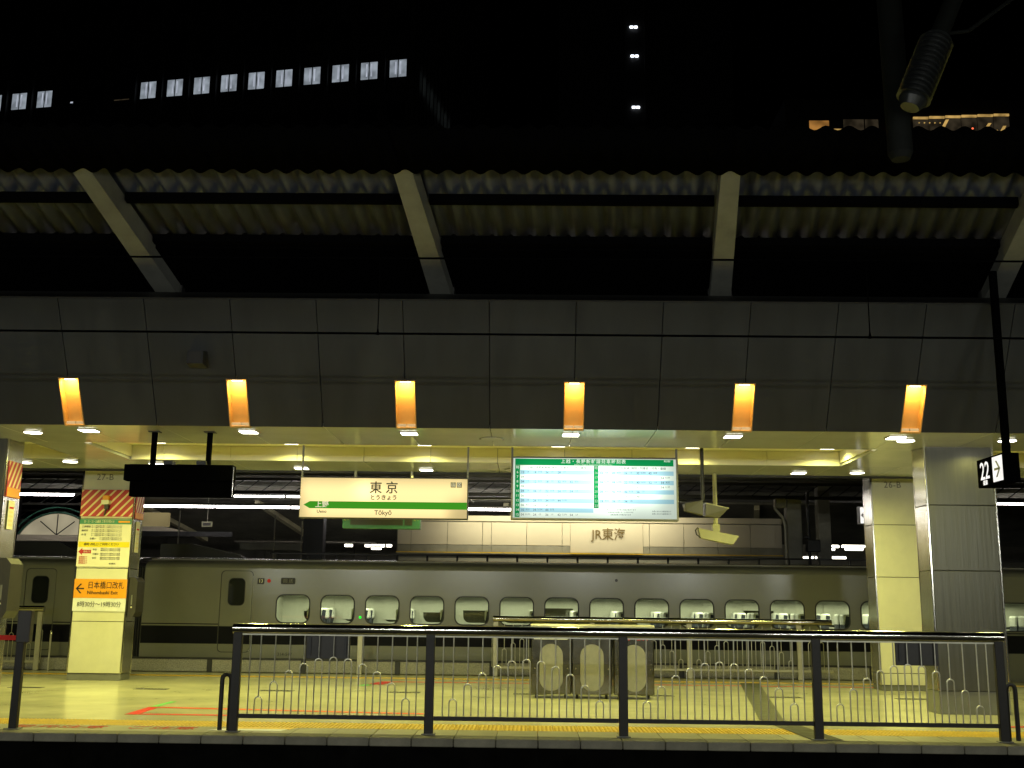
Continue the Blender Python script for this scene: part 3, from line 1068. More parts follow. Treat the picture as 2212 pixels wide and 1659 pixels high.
far_fence('pale far fence with shiny handrail in front of the train, behind the bins', -0.80, 6.75, [-.74, 1.42, 3.58, 6.02], 25.25, 1.32, True)
far_fence('short pale fence section at the far left behind the barrier post', -13.2, -10.95, [-11.03, -13.1], 25.25, 1.42, True)
lp = thing('bollard', 'lone pale steel post on the far platform edge behind the dark plate', 'bollard', (-3.77, 25.25, 0))
MB().bbox(-.055, .055, -.03, .03, .004, 1.0, .006).build('shaft', 'palepost', lp)
MB().bbox(-.06, .06, -.035, .035, 1.001, 1.03, .01).build('cap', 'palepost', lp)
lp2 = thing('bollard', 'slim pale post with ball top beside the left far fence', 'bollard', (-10.75, 25.25, 0))
MB().cyl((0, 0, .004), (0, 0, .80), .022, n=10).build('shaft', 'palepost', lp2)
MB().cyl((0, 0, .80), (0, 0, .87), .04, .025, n=10).build('cap', 'chrome', lp2)

bar_ = thing('mesh_barrier', 'low grey mesh barrier with dark posts along the far edge below the train', 'barrier', (0, 25.45, 0))
MB().bbox(-13, 9, -.03, .03, .285, .325, .006).build('top_rail', 'dark', bar_)
for k in range(-3, 8):
    x = -7.18 + 2.12 * k
    MB().bbox(x - .055, x + .055, -.028, .028, .004, .284, .004).build('post', 'dark', bar_)
    if k < 7:
        MB().box(x + .058, x + 2.062, -.004, .004, .02, .283).build('mesh_panel', 'mesh', bar_)

# ================================================================== RECYCLING BINS
bn = thing('recycling_bin_unit', 'stainless three-part recycling bin with oval plates behind the near fence', 'bin', (1.09, 19.5, 0))
for i in range(3):
    x = (-.70, 0.0, .72)[i]
    body = MB().bbox(x - .345, x + .345, 0, .50, .07, 1.08, .015).build('bin_body', 'bin', bn)
    ov = plate('oval_plate', rrect(x, .52, .40, .78, .195, 8), [], -.014, .012)
    link('oval_plate', ov, 'binoval', body)
    for sx in (-1, 1):
        MB().cyl((x + sx * .28, -.008, .50), (x + sx * .28, -.001, .50), .014, n=8).build('bolt', 'chrome', body)
        MB().box(x + sx * .26 - .06, x + sx * .26 + .05, -.004, -.0005, .40, .58).build('latch_plate', 'darkgrey', body)
    MB().cyl((x - .25, .1, 0), (x - .25, .1, .07), .025, n=8).build('foot', 'black', bn)
    MB().cyl((x + .25, .1, 0), (x + .25, .1, .07), .025, n=8).build('foot', 'black', bn)
MB().bbox(-1.06, 1.08, -.02, .52, 1.085, 1.24, .02).build('top_hood', 'palepost', bn)
MB().box(-1.0, -.42, -.004, -.0005, .985, 1.055).build('label_strip', 'paint_white', bn)  # white strip painted in for a reflection on the steel
text('びん・かん', .10, (.72, -.006, 1.02), 'paint_red', bn, bold=.003)
text('新聞・雑誌', .07, (.0, -.006, 1.02), 'paint_green', bn)

# ================================================================== HANGING SIGNS
# station name sign
ns = thing('station_name_sign', 'backlit cream station name sign with green arrow band', 'sign', (-2.38, 17.9, 2.92))
MB().bbox(-1.375, 1.375, 0, .16, -.015, .655, .01).build('case', 'dark', ns)
M['nameE'] = backlit('name_panel_glow', (1.0, 0.78, 0.34), 1.22, [(-.75, .44, .45), (.45, .44, .75), (-.1, .12, 1.0)], 1.3, .20, .50)
M['greenBand'] = emit('name_band_green', (0.06, 0.36, 0.02), 0.82)
face = MB().box(-1.36, 1.36, -.006, -.0005, 0, .64).build('face_panel', 'nameE', ns)
mb = MB()
mb.prism_y([(-1.30, .20), (-1.20, .142), (1.359, .142), (1.359, .258), (-1.20, .258)], -.010, -.0065)
mb.build('green_arrow_band', 'greenBand', ns)
text('東 京', .205, (0.0, -.010, .475), 'ink', ns, bold=.003)
text('とうきょう', .09, (0.0, -.010, .322), 'ink', ns, sx=1.0, bold=.0022)
text('Tōkyō', .105, (0.0, -.010, .078), 'ink', ns, bold=.001)
M['signwhite'] = emit('sign_white_print', (1.0, 0.9, 0.6), 0.9)
text('上野', .112, (-1.0, -.013, .200), 'signwhite', ns, bold=.0012)
text('Ueno', .072, (-1.0, -.010, .092), 'ink', ns, bold=.001)
for (x, s) in ((1.13, '山'), (1.23, '区')):
    MB().box(x - .042, x + .042, -.010, -.0065, .50, .585).build('zone_box', 'inkgrey', ns)
    text(s, .07, (x, -.013, .543), 'signwhite', ns)
for x in (-1.36, 1.36):
    MB().box(x - .014, x + .014, .06, .10, .656, 1.18).build('hanger', 'steelgrey', ns)

# timetable board
tb = thing('timetable_board', 'bright backlit white and blue timetable board with green header', 'sign', (1.05, 17.9, 2.925))
MB().bbox(-1.36, 1.36, 0, .18, -.01, 1.02, .012).build('case', 'steelgrey', tb)
tubes = [(-.35, .80, .6), (-.35, .55, .6), (-.35, .32, .6), (.55, .70, .4), (.55, .42, .3)]
M['ttE'] = backlit('timetable_glow', (0.86, 1.0, 0.84), 1.45, tubes, 1.3, .26, .40)
M['ttBlue'] = backlit('timetable_blue', (0.46, 0.80, 0.88), 1.15, tubes, 1.3, .26, .45)
M['ttGreen'] = backlit('timetable_green', (0.01, 0.55, 0.14), 0.62, tubes, 1.3, .26, .6)
M['ttInk'] = emit('timetable_ink', (0.20, 0.27, 0.30), 0.30)
M['ttWhite'] = emit('timetable_white', (0.85, 1.0, 0.8), 0.9)
MB().box(-1.325, 1.325, -.005, -.0005, .02, .99).build('face_panel', 'ttE', tb)
MB().box(-1.295, 1.285, -.009, -.0055, .875, .982).build('header_band', 'ttGreen', tb)
text('上越・長野新幹線発車時刻表', .072, (-.02, -.012, .938), 'ttWhite', tb, spacing=1.28, bold=.001)
text('Joetsu・Nagano Shinkansen Departure Time', .034, (-.02, -.012, .890), 'ttWhite', tb)
text('東京駅', .036, (1.18, -.012, .955), 'ttWhite', tb)
RH = .0765
for (hx, hours, x0, x1) in ((-1.255, ['時'] + [str(h) for h in range(6, 16)], -1.21, -.02), (.025, ['時'] + [str(h) for h in range(16, 24)], .07, 1.285)):
    z0 = .872 - RH * len(hours)
    MB().box(hx - .04, hx + .04, -.009, -.0055, z0, .8725).build('hour_column', 'ttGreen', tb)
    for k, h in enumerate(hours):
        z = .872 - RH * (k + .5)
        text(h, .058, (hx, -.012, z), 'ttWhite', tb, 'hour_lettering')
        if k == 0:
            text('上越・長野新幹線  時刻・列車名・行先・番線', .047, ((x0 + x1) / 2, -.009, z), 'ttInk', tb, 'row_lettering')
            continue
        if k % 2 == 1:
            MB().box(x0, x1, -.009, -.0055, z - RH / 2 + .003, z + RH / 2 - .003).build('blue_row', 'ttBlue', tb)
        cnt = [4, 6, 5, 5, 5, 4, 4, 3, 3, 5][k - 1] if hx < 0 else [5, 6, 6, 6, 4, 4, 3, 0][k - 1]
        if cnt:
            rnd = random.Random(k * 7 + (1 if hx < 0 else 2))
            mins = sorted(rnd.sample(range(4, 58, 2), cnt))
            for j, mn in enumerate(mins):
                xx = x0 + .04 + j * .198
                text('%02d' % mn, .052, (xx, -.0125, z), 'ttInk', tb, 'row_lettering')
                text(rnd.choice(['とき', 'たにがわ', 'あさま']), .034, (xx + .085, -.0125, z + .006), 'ttInk', tb, 'row_lettering', sx=.62)
for (x, z, s) in ((.42, .16, '土曜・休日は一部列車の時刻が変わります'), (.42, .12, '発車時刻は変更することがあります'), (.42, .08, '全車指定席の列車があります')):
    text(s, .026, (x, -.009, z), 'ttInk', tb, 'footnote')
for z in (.14, .10):
    text('お問い合わせは駅係員まで', .026, (1.08, -.009, z), 'ttInk', tb, 'footnote')
for x in (-1.345, 1.345):
    MB().box(x - .016, x + .016, .06, .11, 1.021, 1.174).build('hanger', 'steelgrey', tb)

# black LED board
lb = thing('departure_display', 'switched-off black departure display hanging from two dark poles', 'display', (-5.33, 16.45, 3.10))
MB().bbox(-.82, .84, .06, .24, .24, .485, .01).build('upper_case', 'roofdark', lb)
MB().bbox(-.72, .835, .065, .235, 0, .238, .01).build('lower_case', 'roofdark', lb)
MB().box(.842, .85, .065, .085, .01, .45).build('edge_trim', 'chrome', lb)  # bright strip drawn in for the lit side face of the case
for x in (-.42, .43):
    MB().bbox(x - .036, x + .036, .12, .19, .486, .995, .006).build('hanger_pole', 'roofdark', lb)
    MB().box(x - .08, x + .08, .08, .23, .984, .999).build('mounting_plate', 'dark', lb)
for x in (-.15, .35):
    MB().box(x - .07, x + .07, .05, .2, .486, .54).build('junction_box', 'black', lb)

# green framed LED board behind the name sign
gb = thing('departure_display', 'green framed departure display hanging low behind the station name sign', 'display', (-2.86, 21.3, 2.97))
MB().bbox(-.75, .75, 0, .2, 0, .34, .008).build('case', 'greenframe', gb)
MB().box(-.60, .42, -.004, -.0005, .07, .30).build('screen', 'black', gb)
MB().box(.45, .60, -.004, -.0005, .07, .30).build('screen', 'black', gb)
M['ledtext'] = emit('led_print', (0.75, 0.8, 0.1), 0.32)
text('21', .12, (-.675, -.004, .19), 'ledtext', gb)
text('21', .12, (.675, -.004, .19), 'ledtext', gb)
for x in (-.55, .55):
    MB().cyl((x, .1, .341), (x, .1, 1.128), .028, n=10).build('hanger_pole', 'palepost', gb)


# number sign "22" facing along the platform
nb = thing('platform_number_sign', 'lit platform number sign reading 22 with arrow, hanging at right', 'sign', (6.36, 14.6, 3.23))
MB().bbox(-.10, .12, 0, .86, 0, .385, .008).build('case', 'roofdark', nb)
MB().box(-.106, -.1005, .02, .33, .025, .36).build('arrow_panel', 'numE', nb)
am = MB()
for q in arrow_poly(0, 0, .19, .22, .03, False):
    am.prism_y(q, -.003, 0)
ao = am.build('arrow', 'ink', nb, loc=(-.1075, .175, .19))
ao.rotation_euler = (0, 0, R(-90))
text('22', .34, (-.104, .595, .20), 'numE', nb, rotz=R(-90), bold=.002, sx=.92)
text('番線', .075, (-.104, .60, .045), 'numE', nb, rotz=R(-90))
MB().bbox(.0, .09, .16, .25, .386, 2.95, .01).build('hanger_pole', 'roofdark', nb)
MB().box(-.02, .11, .12, .29, .386, .40).build('pole_foot', 'black', nb)
# far number sign partly behind column 26-B
n2 = thing('platform_number_sign', 'lit platform number sign with left arrow half hidden by the far right column', 'sign', (7.28, 23.3, 3.31))
MB().bbox(-.36, .36, 0, .2, -.01, .37, .008).build('case', 'black', n2)
MB().box(-.35, -.215, -.006, -.0005, .01, .35).build('arrow_panel', 'numE', n2)
am = MB()
for q in arrow_poly(-.285, .18, .10, .16, .022, True):
    am.prism_y(q, -.010, -.0065)
am.build('arrow', 'ink', n2)
text('21', .34, (-.02, -.003, .19), 'numE', n2, sx=.7, bold=.005)
MB().cyl((0.2, .1, .371), (0.2, .1, 1.44), .035, n=10).build('hanger_pole', 'black', n2)

# loudspeakers on hanging poles
sp = thing('platform_speaker', 'pair of grey wedge loudspeakers on a dark pole right of the timetable', 'speaker', (2.87, 18.35, 3.10))
MB().cyl((0, 0, .19), (0, 0, 1.26), .030, n=12).build('hanger_pole', 'dark', sp, smooth=True)
MB().cyl((0, 0, 1.23), (0, 0, 1.262), .07, n=14).build('ceiling_flange', 'dark', sp)
MB().hexa([(-.30, -.10, .02), (-.02, -.12, -.05), (-.02, .12, -.05), (-.30, .10, .02),
           (-.32, -.13, .13), (-.02, -.14, .19), (-.02, .14, .19), (-.32, .13, .13)]).build('left_speaker', 'spk', sp)
MB().hexa([(.02, -.14, -.06), (.26, -.08, -.09), (.26, .10, -.09), (.02, .14, -.06),
           (.03, -.15, .13), (.40, -.10, .055), (.40, .13, .055), (.03, .15, .13)]).build('right_speaker', 'spk', sp)
MB().hexa([(.03, -.155, .132), (.41, -.105, .057), (.41, .14, .057), (.03, .16, .132),
           (.03, -.155, .145), (.41, -.105, .07), (.41, .14, .07), (.03, .16, .145)]).build('top_lid', 'beige', sp)
sp2 = thing('security_camera', 'pale boxed camera on a beige pole in front of the lettered wall', 'camera', (3.55, 21.2, 2.85))
MB().cyl((0, 0, .15), (0, 0, 1.24), .040, n=12).build('hanger_pole', 'beige', sp2, smooth=True)
MB().bbox(-.07, .07, -.06, .06, .06, .26, .01).build('bracket', 'beige', sp2)
MB().hexa([(-.30, -.10, .0), (.30, -.12, -.12), (.30, .12, -.12), (-.30, .10, 0),
           (-.34, -.10, .18), (.42, -.12, .04), (.42, .12, .04), (-.34, .10, .18)]).build('housing', 'beige', sp2)
MB().tube([(-.30, -.08, .15), (-.36, -.09, .19), (-.40, -.09, .14), (-.38, -.09, .06), (-.30, -.08, 0)], .012, 6).build('cable', 'darkgrey', sp2)

# fascia loudspeaker box
fs = thing('fascia_speaker', 'small dark box loudspeaker fixed to the sloping fascia', 'speaker', tuple(S(-4.78, 1.02)))
MB().hexa([(-.12, -.22, -.10), (.12, -.22, -.10), (.13, .02, -.12), (-.13, .02, -.12),
           (-.11, -.20, .09), (.11, -.20, .09), (.13, .0, .12), (-.13, .0, .12)]).build('housing', 'dark', fs)
MB().hexa([(-.09, -.226, -.085), (.09, -.226, -.085), (.09, -.2205, -.085), (-.09, -.2205, -.085),
           (-.085, -.208, .07), (.085, -.208, .07), (.085, -.2035, .07), (-.085, -.2035, .07)]).build('grille', 'darkgrey', fs)

# ================================================================== TRAIN
TY = 26.10


def train_car(label, x0, x1, doors, wins, marks):
    root = thing('train_car', label, 'train', (0, TY, 0))
    holes = []
    WZ, WW, WH = 1.415, .78, .64
    for cx in wins:
        holes.append(rrect(cx, WZ, WW, WH, .17))
    for (a, b) in doors:
        holes.append(rrect((a + b) / 2, 1.345, b - a, 1.87, .10))
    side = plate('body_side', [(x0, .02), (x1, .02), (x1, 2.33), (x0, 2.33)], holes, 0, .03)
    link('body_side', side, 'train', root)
    # shoulder and roof
    half = [(0.0, 2.333), (.015, 2.375), (.06, 2.42), (.16, 2.465), (.36, 2.515), (.70, 2.565), (1.15, 2.605), (1.7, 2.62)]
    pr_ = half + [(3.4 - a, b) for a, b in reversed(half[:-1])]
    mb = MB()
    mb.extrude_x(pr_, x0, x1, closed=False)
    mb.build('roof_shell', 'train', root, smooth=True)
    MB().box(x0, x1, .05, 3.38, -.9, .015).build('underframe', 'trainroof', root)
    MB().box(x0, x1, .0, .03, -.55, .016).build('skirt', 'train', root)
    MB().box(x0, x1, .42, .47, 2.50, 2.555).build('roof_gutter', 'trainroof', root)
    # dark band and pinstripe
    cuts = sorted([x0] + [v for d in doors for v in d] + [x1])
    for a, b in zip(cuts[::2], cuts[1::2]):
        MB().box(a + .004, b - .004, -.003, -.0005, .60, 1.00).build('dark_band', 'trainband', root)
        MB().box(a + .004, b - .004, -.003, -.0005, 1.035, 1.058).build('pinstripe', 'trainband', root)
    # windows
    ring = plate('window_seal', rrect(0, 0, WW + .03, WH + .03, .18), [rrect(0, 0, WW - .03, WH - .03, .155)], -.006, .008)
    pane = plate('pane', rrect(0, 0, WW - .004, WH - .004, .168), [], .010, .006)
    for cx in wins:
        w = link('window_pane', pane, 'glass', root, (cx, 0, WZ))
        link('window_seal', ring, 'rubber', w)
    for (a, b) in doors:
        c = (a + b) / 2
        dw = b - a
        me = plate('door', rrect(0, 1.345, dw - .03, 1.84, .09), [], .010, .03)
        d = link('door', me, 'train', root, (c, 0, 0))
        link('door_window', plate('door_window', rrect(0, 1.79, .372, .612, .102), [], .005, .004), 'darkglass', d)
        MB().box(-dw / 2 - .03, dw / 2 + .03, .041, .046, .38, 2.32).build('door_seal', 'rubber', d)
        link('window_seal', plate('ws', rrect(0, 1.79, .40, .64, .115), [rrect(0, 1.79, .374, .614, .103)], .003, .006), 'rubber', d)
        MB().box(-dw / 2 + .018, dw / 2 - .018, .006, .009, .60, 1.00).build('dark_band', 'trainband', d)
    # cabin
    MB().box(x0 + .1, x1 - .1, .05, 3.30, .10, .14).build('cabin_floor', 'darkgrey', root)
    MB().box(x0 + .1, x1 - .1, .10, 3.25, 2.16, 2.20).build('cabin_ceiling', 'cabin', root)
    fw = plate('far_wall', [(x0 + .1, .14), (x1 - .1, .14), (x1 - .1, 2.16), (x0 + .1, 2.16)], [rrect(cx, WZ, WW, WH, .17) for cx in wins], 3.26, .03)
    link('cabin_far_wall', fw, 'cabin', root)
    if wins:
        link_w = plate('far_pane', rrect(0, 0, WW - .004, WH - .004, .168), [], 3.27, .006)
        for cx in wins:
            link('far_window_pane', link_w, 'glass', root, (cx, 0, WZ))
        rb = random.Random(3)
        for cx in wins:
            hgt = rb.choice([.66, .40, .34, .26, .60])
            MB().box(cx - .40, cx + .40, 3.235, 3.25, 1.75 - hgt, 1.75).build('window_blind', 'cabin', root)  # pale sheets added in place of the brightness beyond the far windows
        wl, wr = wins[0] - .95, wins[-1] + .8
        MB().box(wl - .05, wl, .04, 3.25, .14, 2.16).build('cabin_partition', 'cabin', root)
        for y in (.28, 2.72):
            MB().bbox(wl + .1, wr, y, y + .32, 1.80, 1.84, .01).build('luggage_rack', 'steelgrey', root)
        for y in (.75, 2.45):
            MB().box(wl + .1, wr, y, y + .10, 2.135, 2.158).build('cabin_tube', 'cabinE', root)
        area('cabin_light', root, ((wl + wr) / 2, 1.65, 2.12), wr - wl, 1.0, 540, (0.98, 1.0, 0.72), (0, 0, -1), 170)
        # seat rows
        bk = MB().hexa([(-.02, -.21, .30), (.10, -.21, .30), (.10, .21, .30), (-.02, .21, .30),
                        (.13, -.20, 1.20), (.22, -.20, 1.18), (.22, .20, 1.18), (.13, .20, 1.20)]).mesh('seat_back')
        hc = MB().bbox(.075, .240, -.185, .185, .98, 1.235, .03).mesh('head_cloth')
        cu = MB().bbox(-.46, .0, -.22, .22, .30, .48, .03).mesh('seat_cushion')
        n = 0
        for i, cx in enumerate(wins):
            for y in (.36, .84, 2.08, 2.98):
                b_ = link('seat_back', bk, 'seat', root, (cx + .22, y, .20))
                link('head_cloth', hc, 'headcloth', b_)
                link('seat_cushion', cu, 'seat', b_)
    for f in marks:
        f(root)
    return root


def marks_a(root):
    MB().box(-6.36, -6.20, -.003, -.0005, 1.97, 2.11).build('car_number_plate', 'ink', root)
    text('13', .11, (-6.28, -.004, 2.04), 'poster', root)
    MB().cyl((-6.09, -.003, 2.05), (-6.09, -.0005, 2.05), .045, n=16).build('no_smoking_mark', 'paint_red', root)
    link('destination_display', plate('dd', rrect(-5.64, 2.05, .34, .15, .03), [], -.004, .003), 'ink', root)
    text('回 送', .10, (-5.64, -.006, 2.05), 'inkgrey', root)
    text('314-547', .10, (-5.64, -.003, .38), 'ink', root, spacing=1.05)
    MB().cyl((2.03, -.006, 2.15), (2.03, -.0005, 2.15), .035, n=12).build('side_lamp', 'ink', root)
    MB().cyl((-3.92, -.012, 1.24), (-3.92, -.0005, 1.24), .032, n=12).build('side_lamp', 'greenE', root)
    # low roof fairing sloping down to the right, its shade painted as black
    MB().prism_y([(-8.95, 2.60), (-6.9, 2.60), (-7.05, 2.68), (-8.2, 2.93), (-8.95, 2.92)], .75, 1.0).build('roof_fairing', 'black', root)
    MB().bbox(-6.5, 14.5, 1.66, 1.72, 2.74, 2.78, .006).build('roof_cable', 'black', root)
    for k in range(28):
        MB().cyl((-6.3 + k * .75, 1.69, 2.60), (-6.3 + k * .75, 1.69, 2.745), .028, n=8).build('cable_support', 'black', root)


def marks_b(root):
    MB().prism_y([(-14.2, 2.60), (-10.75, 2.60), (-11.0, 2.72), (-11.45, 2.94), (-14.2, 2.94)], .75, 1.0).build('roof_fairing', 'black', root)  # black again carries the shade on this fairing


train_car('white bullet train car with lit windows behind the far fence', -9.02, 14.6, [(-7.22, -6.46)],
          [-5.50 + 1.043 * i for i in range(18)], [marks_a])
train_car('white bullet train end car with a plain door at the left edge', -19.0, -9.32, [(-11.83, -11.10)], [], [marks_b])
bl = thing('train_gangway', 'black folded gangway between the two train cars', 'gangway', (-9.17, TY, 0))
for k in range(5):
    MB().bbox(-.14 + k * .058, -.09 + k * .058, .25, 3.1, .0, 2.35, .01).build('bellows_fold', 'rubber', bl)

# ================================================================== BEYOND THE TRAIN
# lettered cream wall
lw = thing('stair_house', 'cream panelled stair house wall with raised brown lettering above the train', 'building', (1.7, 31.0, -1.25))
lo = Vector((1.7, 31.0, -1.25))
MB().box(-5.42, 5.33, .06, 3.0, 0, 5.20).build('wall_core', 'concrete', lw)
sx = [-3.70, -3.32, -2.30, -1.32, -1.07, -.08, .91, 1.14]
sx2 = [3.16, 3.34, 4.30, 5.25, 6.15, 7.03]
for ss in (sx, sx2):
    for a, b in zip(ss, ss[1:]):
        MB().bbox(a - 1.7 + .006, b - 1.7 - .006, .02, .058, 4.45, 5.08, .004).build('wall_panel', 'farwall', lw)
        MB().bbox(a - 1.7 + .004, b - 1.7 - .004, .03, .058, 4.25, 4.44, .004).build('skirting_panel', 'concrete', lw)
MB().bbox(-5.42, 5.33, -.03, .05, 5.10, 5.26, .01).build('cornice', 'farwall', lw)
MB().box(-5.42, 5.33, -.06, .02, 4.22, 4.247).build('ledge', 'paint_yellow', lw)
bay = []
for k in range(13):
    u = -1 + 2 * k / 12
    bay.append((.45 + 1.01 * u, -.07 * (1 - u * u) + .008))
MB().prism_z(bay + [(1.46, .055), (-.56, .055)], 4.26, 5.08).build('bay_front', 'farwall', lw)
M['bronze'] = mat('bronze_letters', (0.20, 0.14, 0.05), 0.4, metal=0.4)
o = text('JR東海', .36, (.50, -.085, 4.75), 'bronze', lw, 'raised_lettering', bold=.002, sx=.92)
ww = thing('wall_washer', 'slim lamp strip along the top of the lettered wall', 'lamp', (1.0, 29.75, 4.35))
MB().bbox(-3.2, 3.2, -.04, .04, 0, .05, .01).build('housing', 'steelgrey', ww)
for x in (-2.6, 0, 2.6):
    MB().box(x - .02, x + .02, .041, 1.3, .01, .035).build('bracket', 'steelgrey', ww)
area('wall_washer_light', ww, (0, 0, -.01), 6.2, .06, 125, (1.0, 0.93, 0.62), (0, .85, -.5), 150)
cp = thing('concrete_pillar', 'grey concrete pillar at the right end of the lettered wall', 'pillar', (7.25, 30.4, -1.25))
MB().bbox(-.20, .20, 0, .4, 0, 5.75, .02).build('shaft', 'concrete', cp)
MB().tube([(-.27, -.05, 0), (-.27, -.05, 5.0), (-.34, -.05, 5.25), (-.55, -.05, 5.5)], .04, 8).build('drain_pipe', 'palepost', cp, smooth=True)
MB().bbox(-.55, -.25, -.15, .1, 5.5, 5.75, .02).build('pipe_box', 'concrete', cp)
bpz = thing('signal_post', 'thin black post with dark equipment beside the concrete pillar', 'post', (7.52, 30.0, -1.25))
MB().cyl((0, 0, 0), (0, 0, 5.9), .045, n=8).build('shaft', 'black', bpz)
MB().bbox(-.08, .28, -.1, .1, 4.3, 4.62, .02).build('equipment_box', 'dark', bpz)
MB().bbox(-.14, .02, -.1, .1, 4.66, 4.72, .01).build('side_lamp_box', 'dark', bpz)

# far canopy over the next platforms: dark roof, cream beams, tube lights
fc = thing('far_canopy', 'dark canopy of the next platforms beyond the train', 'canopy', (0, 36, 5.5))
MB().box(-30, 30, -5, 4.5, .12, .2).build('roof_sheet', 'farroof', fc)
for y in (-4.6, -3.2, -1.6, 0, 1.6, 3.2):
    MB().box(-30, 30, y, y + .12, -.02, .118).build('purlin', 'farroof', fc)
MB().hexa([(-14.4, 1.0, -.55), (30, 1.0, -.55), (30, 6.5, -1.55), (-14.4, 6.5, -1.55), (-14.4, 1.0, -.47), (30, 1.0, -.47), (30, 6.5, -1.47), (-14.4, 6.5, -1.47)]).build('wing_sheet', 'farroof', fc)
for k in range(1, 8):
    x = -17.6 + k * 4.2
    MB().hexa([(x - .09, 1.1, -.72), (x + .09, 1.1, -.72), (x + .09, 1.1, -.57), (x - .09, 1.1, -.57),
               (x + .9, 6.3, -1.68), (x + 1.1, 6.3, -1.68), (x + 1.1, 6.3, -1.53), (x + .9, 6.3, -1.53)]).build('beam', 'farbeam', fc)
for x in (-26, -13.5, 9.5, 22):
    MB().bbox(x - .2, x + .2, -.2, .2, -6.7, .0, .02).build('column', 'concrete', fc)
far_plat = structure(MB().box(-60, 60, 31.2, 45, -1.5, -.05).build('far_platform', 'concrete'))


def tube_light(label, x, y, z, ln, group, m='tubeE', r=.040):
    t = thing('tube_light', label, 'light', (x, y, z), group)
    MB().cyl((-ln / 2, 0, 0), (ln / 2, 0, 0), r, n=8).build('tube', m, t)
    MB().bbox(-ln / 2 - .02, ln / 2 + .02, -.06, .06, r + .002, r + .07, .01).build('housing', 'steelgrey', t)


NUM = ['first', 'second', 'third', 'fourth', 'fifth', 'sixth', 'seventh', 'eighth', 'ninth', 'tenth', 'eleventh', 'twelfth', 'thirteenth']
n = 0
x = -11.9
for i in range(11):
    cx = -10.9 + 2.34 * i
    if cx < 3.5 or cx > 13.0:
        tube_light('white fluorescent tube in the lower row beyond the train, %s from the left' % NUM[n], cx, 34, 4.44, 2.28, 'lower row of tube lights', r=.034)
        n += 1
n = 0
for i in range(15):
    cx = -17.0 + 2.44 * i
    if (cx < 3.5 or cx > 14.5) and not (-15.5 < cx < -11.5):
        tube_light('white fluorescent tube in the upper row beyond the train, %s from the left' % NUM[n], cx, 38, 5.14, 2.34, 'upper row of tube lights', r=.038)
        n += 1
n = 0
for (x0, x1, z) in ((12.9, 13.8, 4.41), (14.0, 14.4, 4.42), (14.55, 15.6, 4.43), (15.65, 17.4, 4.44), (12.9, 13.25, 4.29), (13.35, 14.2, 4.29), (14.7, 15.5, 4.30),
                    (12.6, 13.2, 3.88), (13.3, 13.75, 3.88), (13.85, 14.7, 3.89)):
    tube_light('distant short tube light low between pillar and far right column, %s of ten' % NUM[n], (x0 + x1) / 2, 52, z, x1 - x0, 'distant short tubes on the right', 'tubeFar', .055)
    n += 1
n = 0
for (x0, x1, z) in ((-8.66, -8.3, 4.22), (-7.70, -7.45, 4.22), (-7.40, -6.80, 4.225), (-6.70, -6.46, 4.23), (-7.40, -7.25, 4.10), (-7.22, -6.95, 4.10)):
    tube_light('distant short tube light just under the green framed display, %s from the left' % NUM[n], (x0 + x1) / 2, 52, z, x1 - x0, 'distant short tubes in the middle', 'tubeFar', .055)
    n += 1

# steel lattice girders and cable trays between the far canopies
for i, (y, z, x0, x1, m) in enumerate(((32.6, 4.75, -30, 30, 'dark'), (42.5, 5.2, -30, 30, 'steelgrey'), (47.0, 4.9, -30, 30, 'steelgrey'), (55.0, 4.8, -30, 30, 'concrete'))):
    g = thing('lattice_girder', 'steel lattice girder in the dark beyond the train, %s from the front' % NUM[i], 'girder', (0, y, z))
    MB().box(x0, x1, -.05, .05, .36, .44).build('top_chord', m, g)
    MB().box(x0, x1, -.05, .05, -.04, .04).build('bottom_chord', m, g)
    lat = MB()
    k = x0
    while k < x1 - .5:
        lat.hexa([(k, -.02, .04), (k + .05, -.02, .04), (k + .05, .02, .04), (k, .02, .04), (k + .45, -.02, .36), (k + .5, -.02, .36), (k + .5, .02, .36), (k + .45, .02, .36)])
        lat.hexa([(k + .5, -.02, .04), (k + .55, -.02, .04), (k + .55, .02, .04), (k + .5, .02, .04), (k + .95, -.02, .36), (k + .9, -.02, .36), (k + .9, .02, .36), (k + .95, .02, .36)])
        k += 1.0
    lo_ = lat.build('lattice_bars', m, g)
    lo_['kind'] = 'stuff'
for i, (x, y, z, l) in enumerate(((-11.0, 46, 4.35, 7.0), (-9.5, 47, 4.05, 6.0), (-4.5, 48, 4.3, 5.0), (13.5, 46, 4.9, 9.0), (13.2, 45.6, 4.62, 8.0), (13.8, 48, 4.75, 7.0))):
    g = thing('cable_tray', 'pale horizontal cable tray beyond the train, %s of six' % NUM[i], 'cable tray', (x, y, z))
    MB().bbox(-l / 2, l / 2, -.15, .15, 0, .07, .01).build('tray', 'palepost', g)
    for k in range(4):
        xx = -l / 2 + l * (k + .5) / 4
        MB().box(xx - .02, xx + .02, -.02, .02, .071, 1.0).build('hanger_rod', 'steelgrey', g)

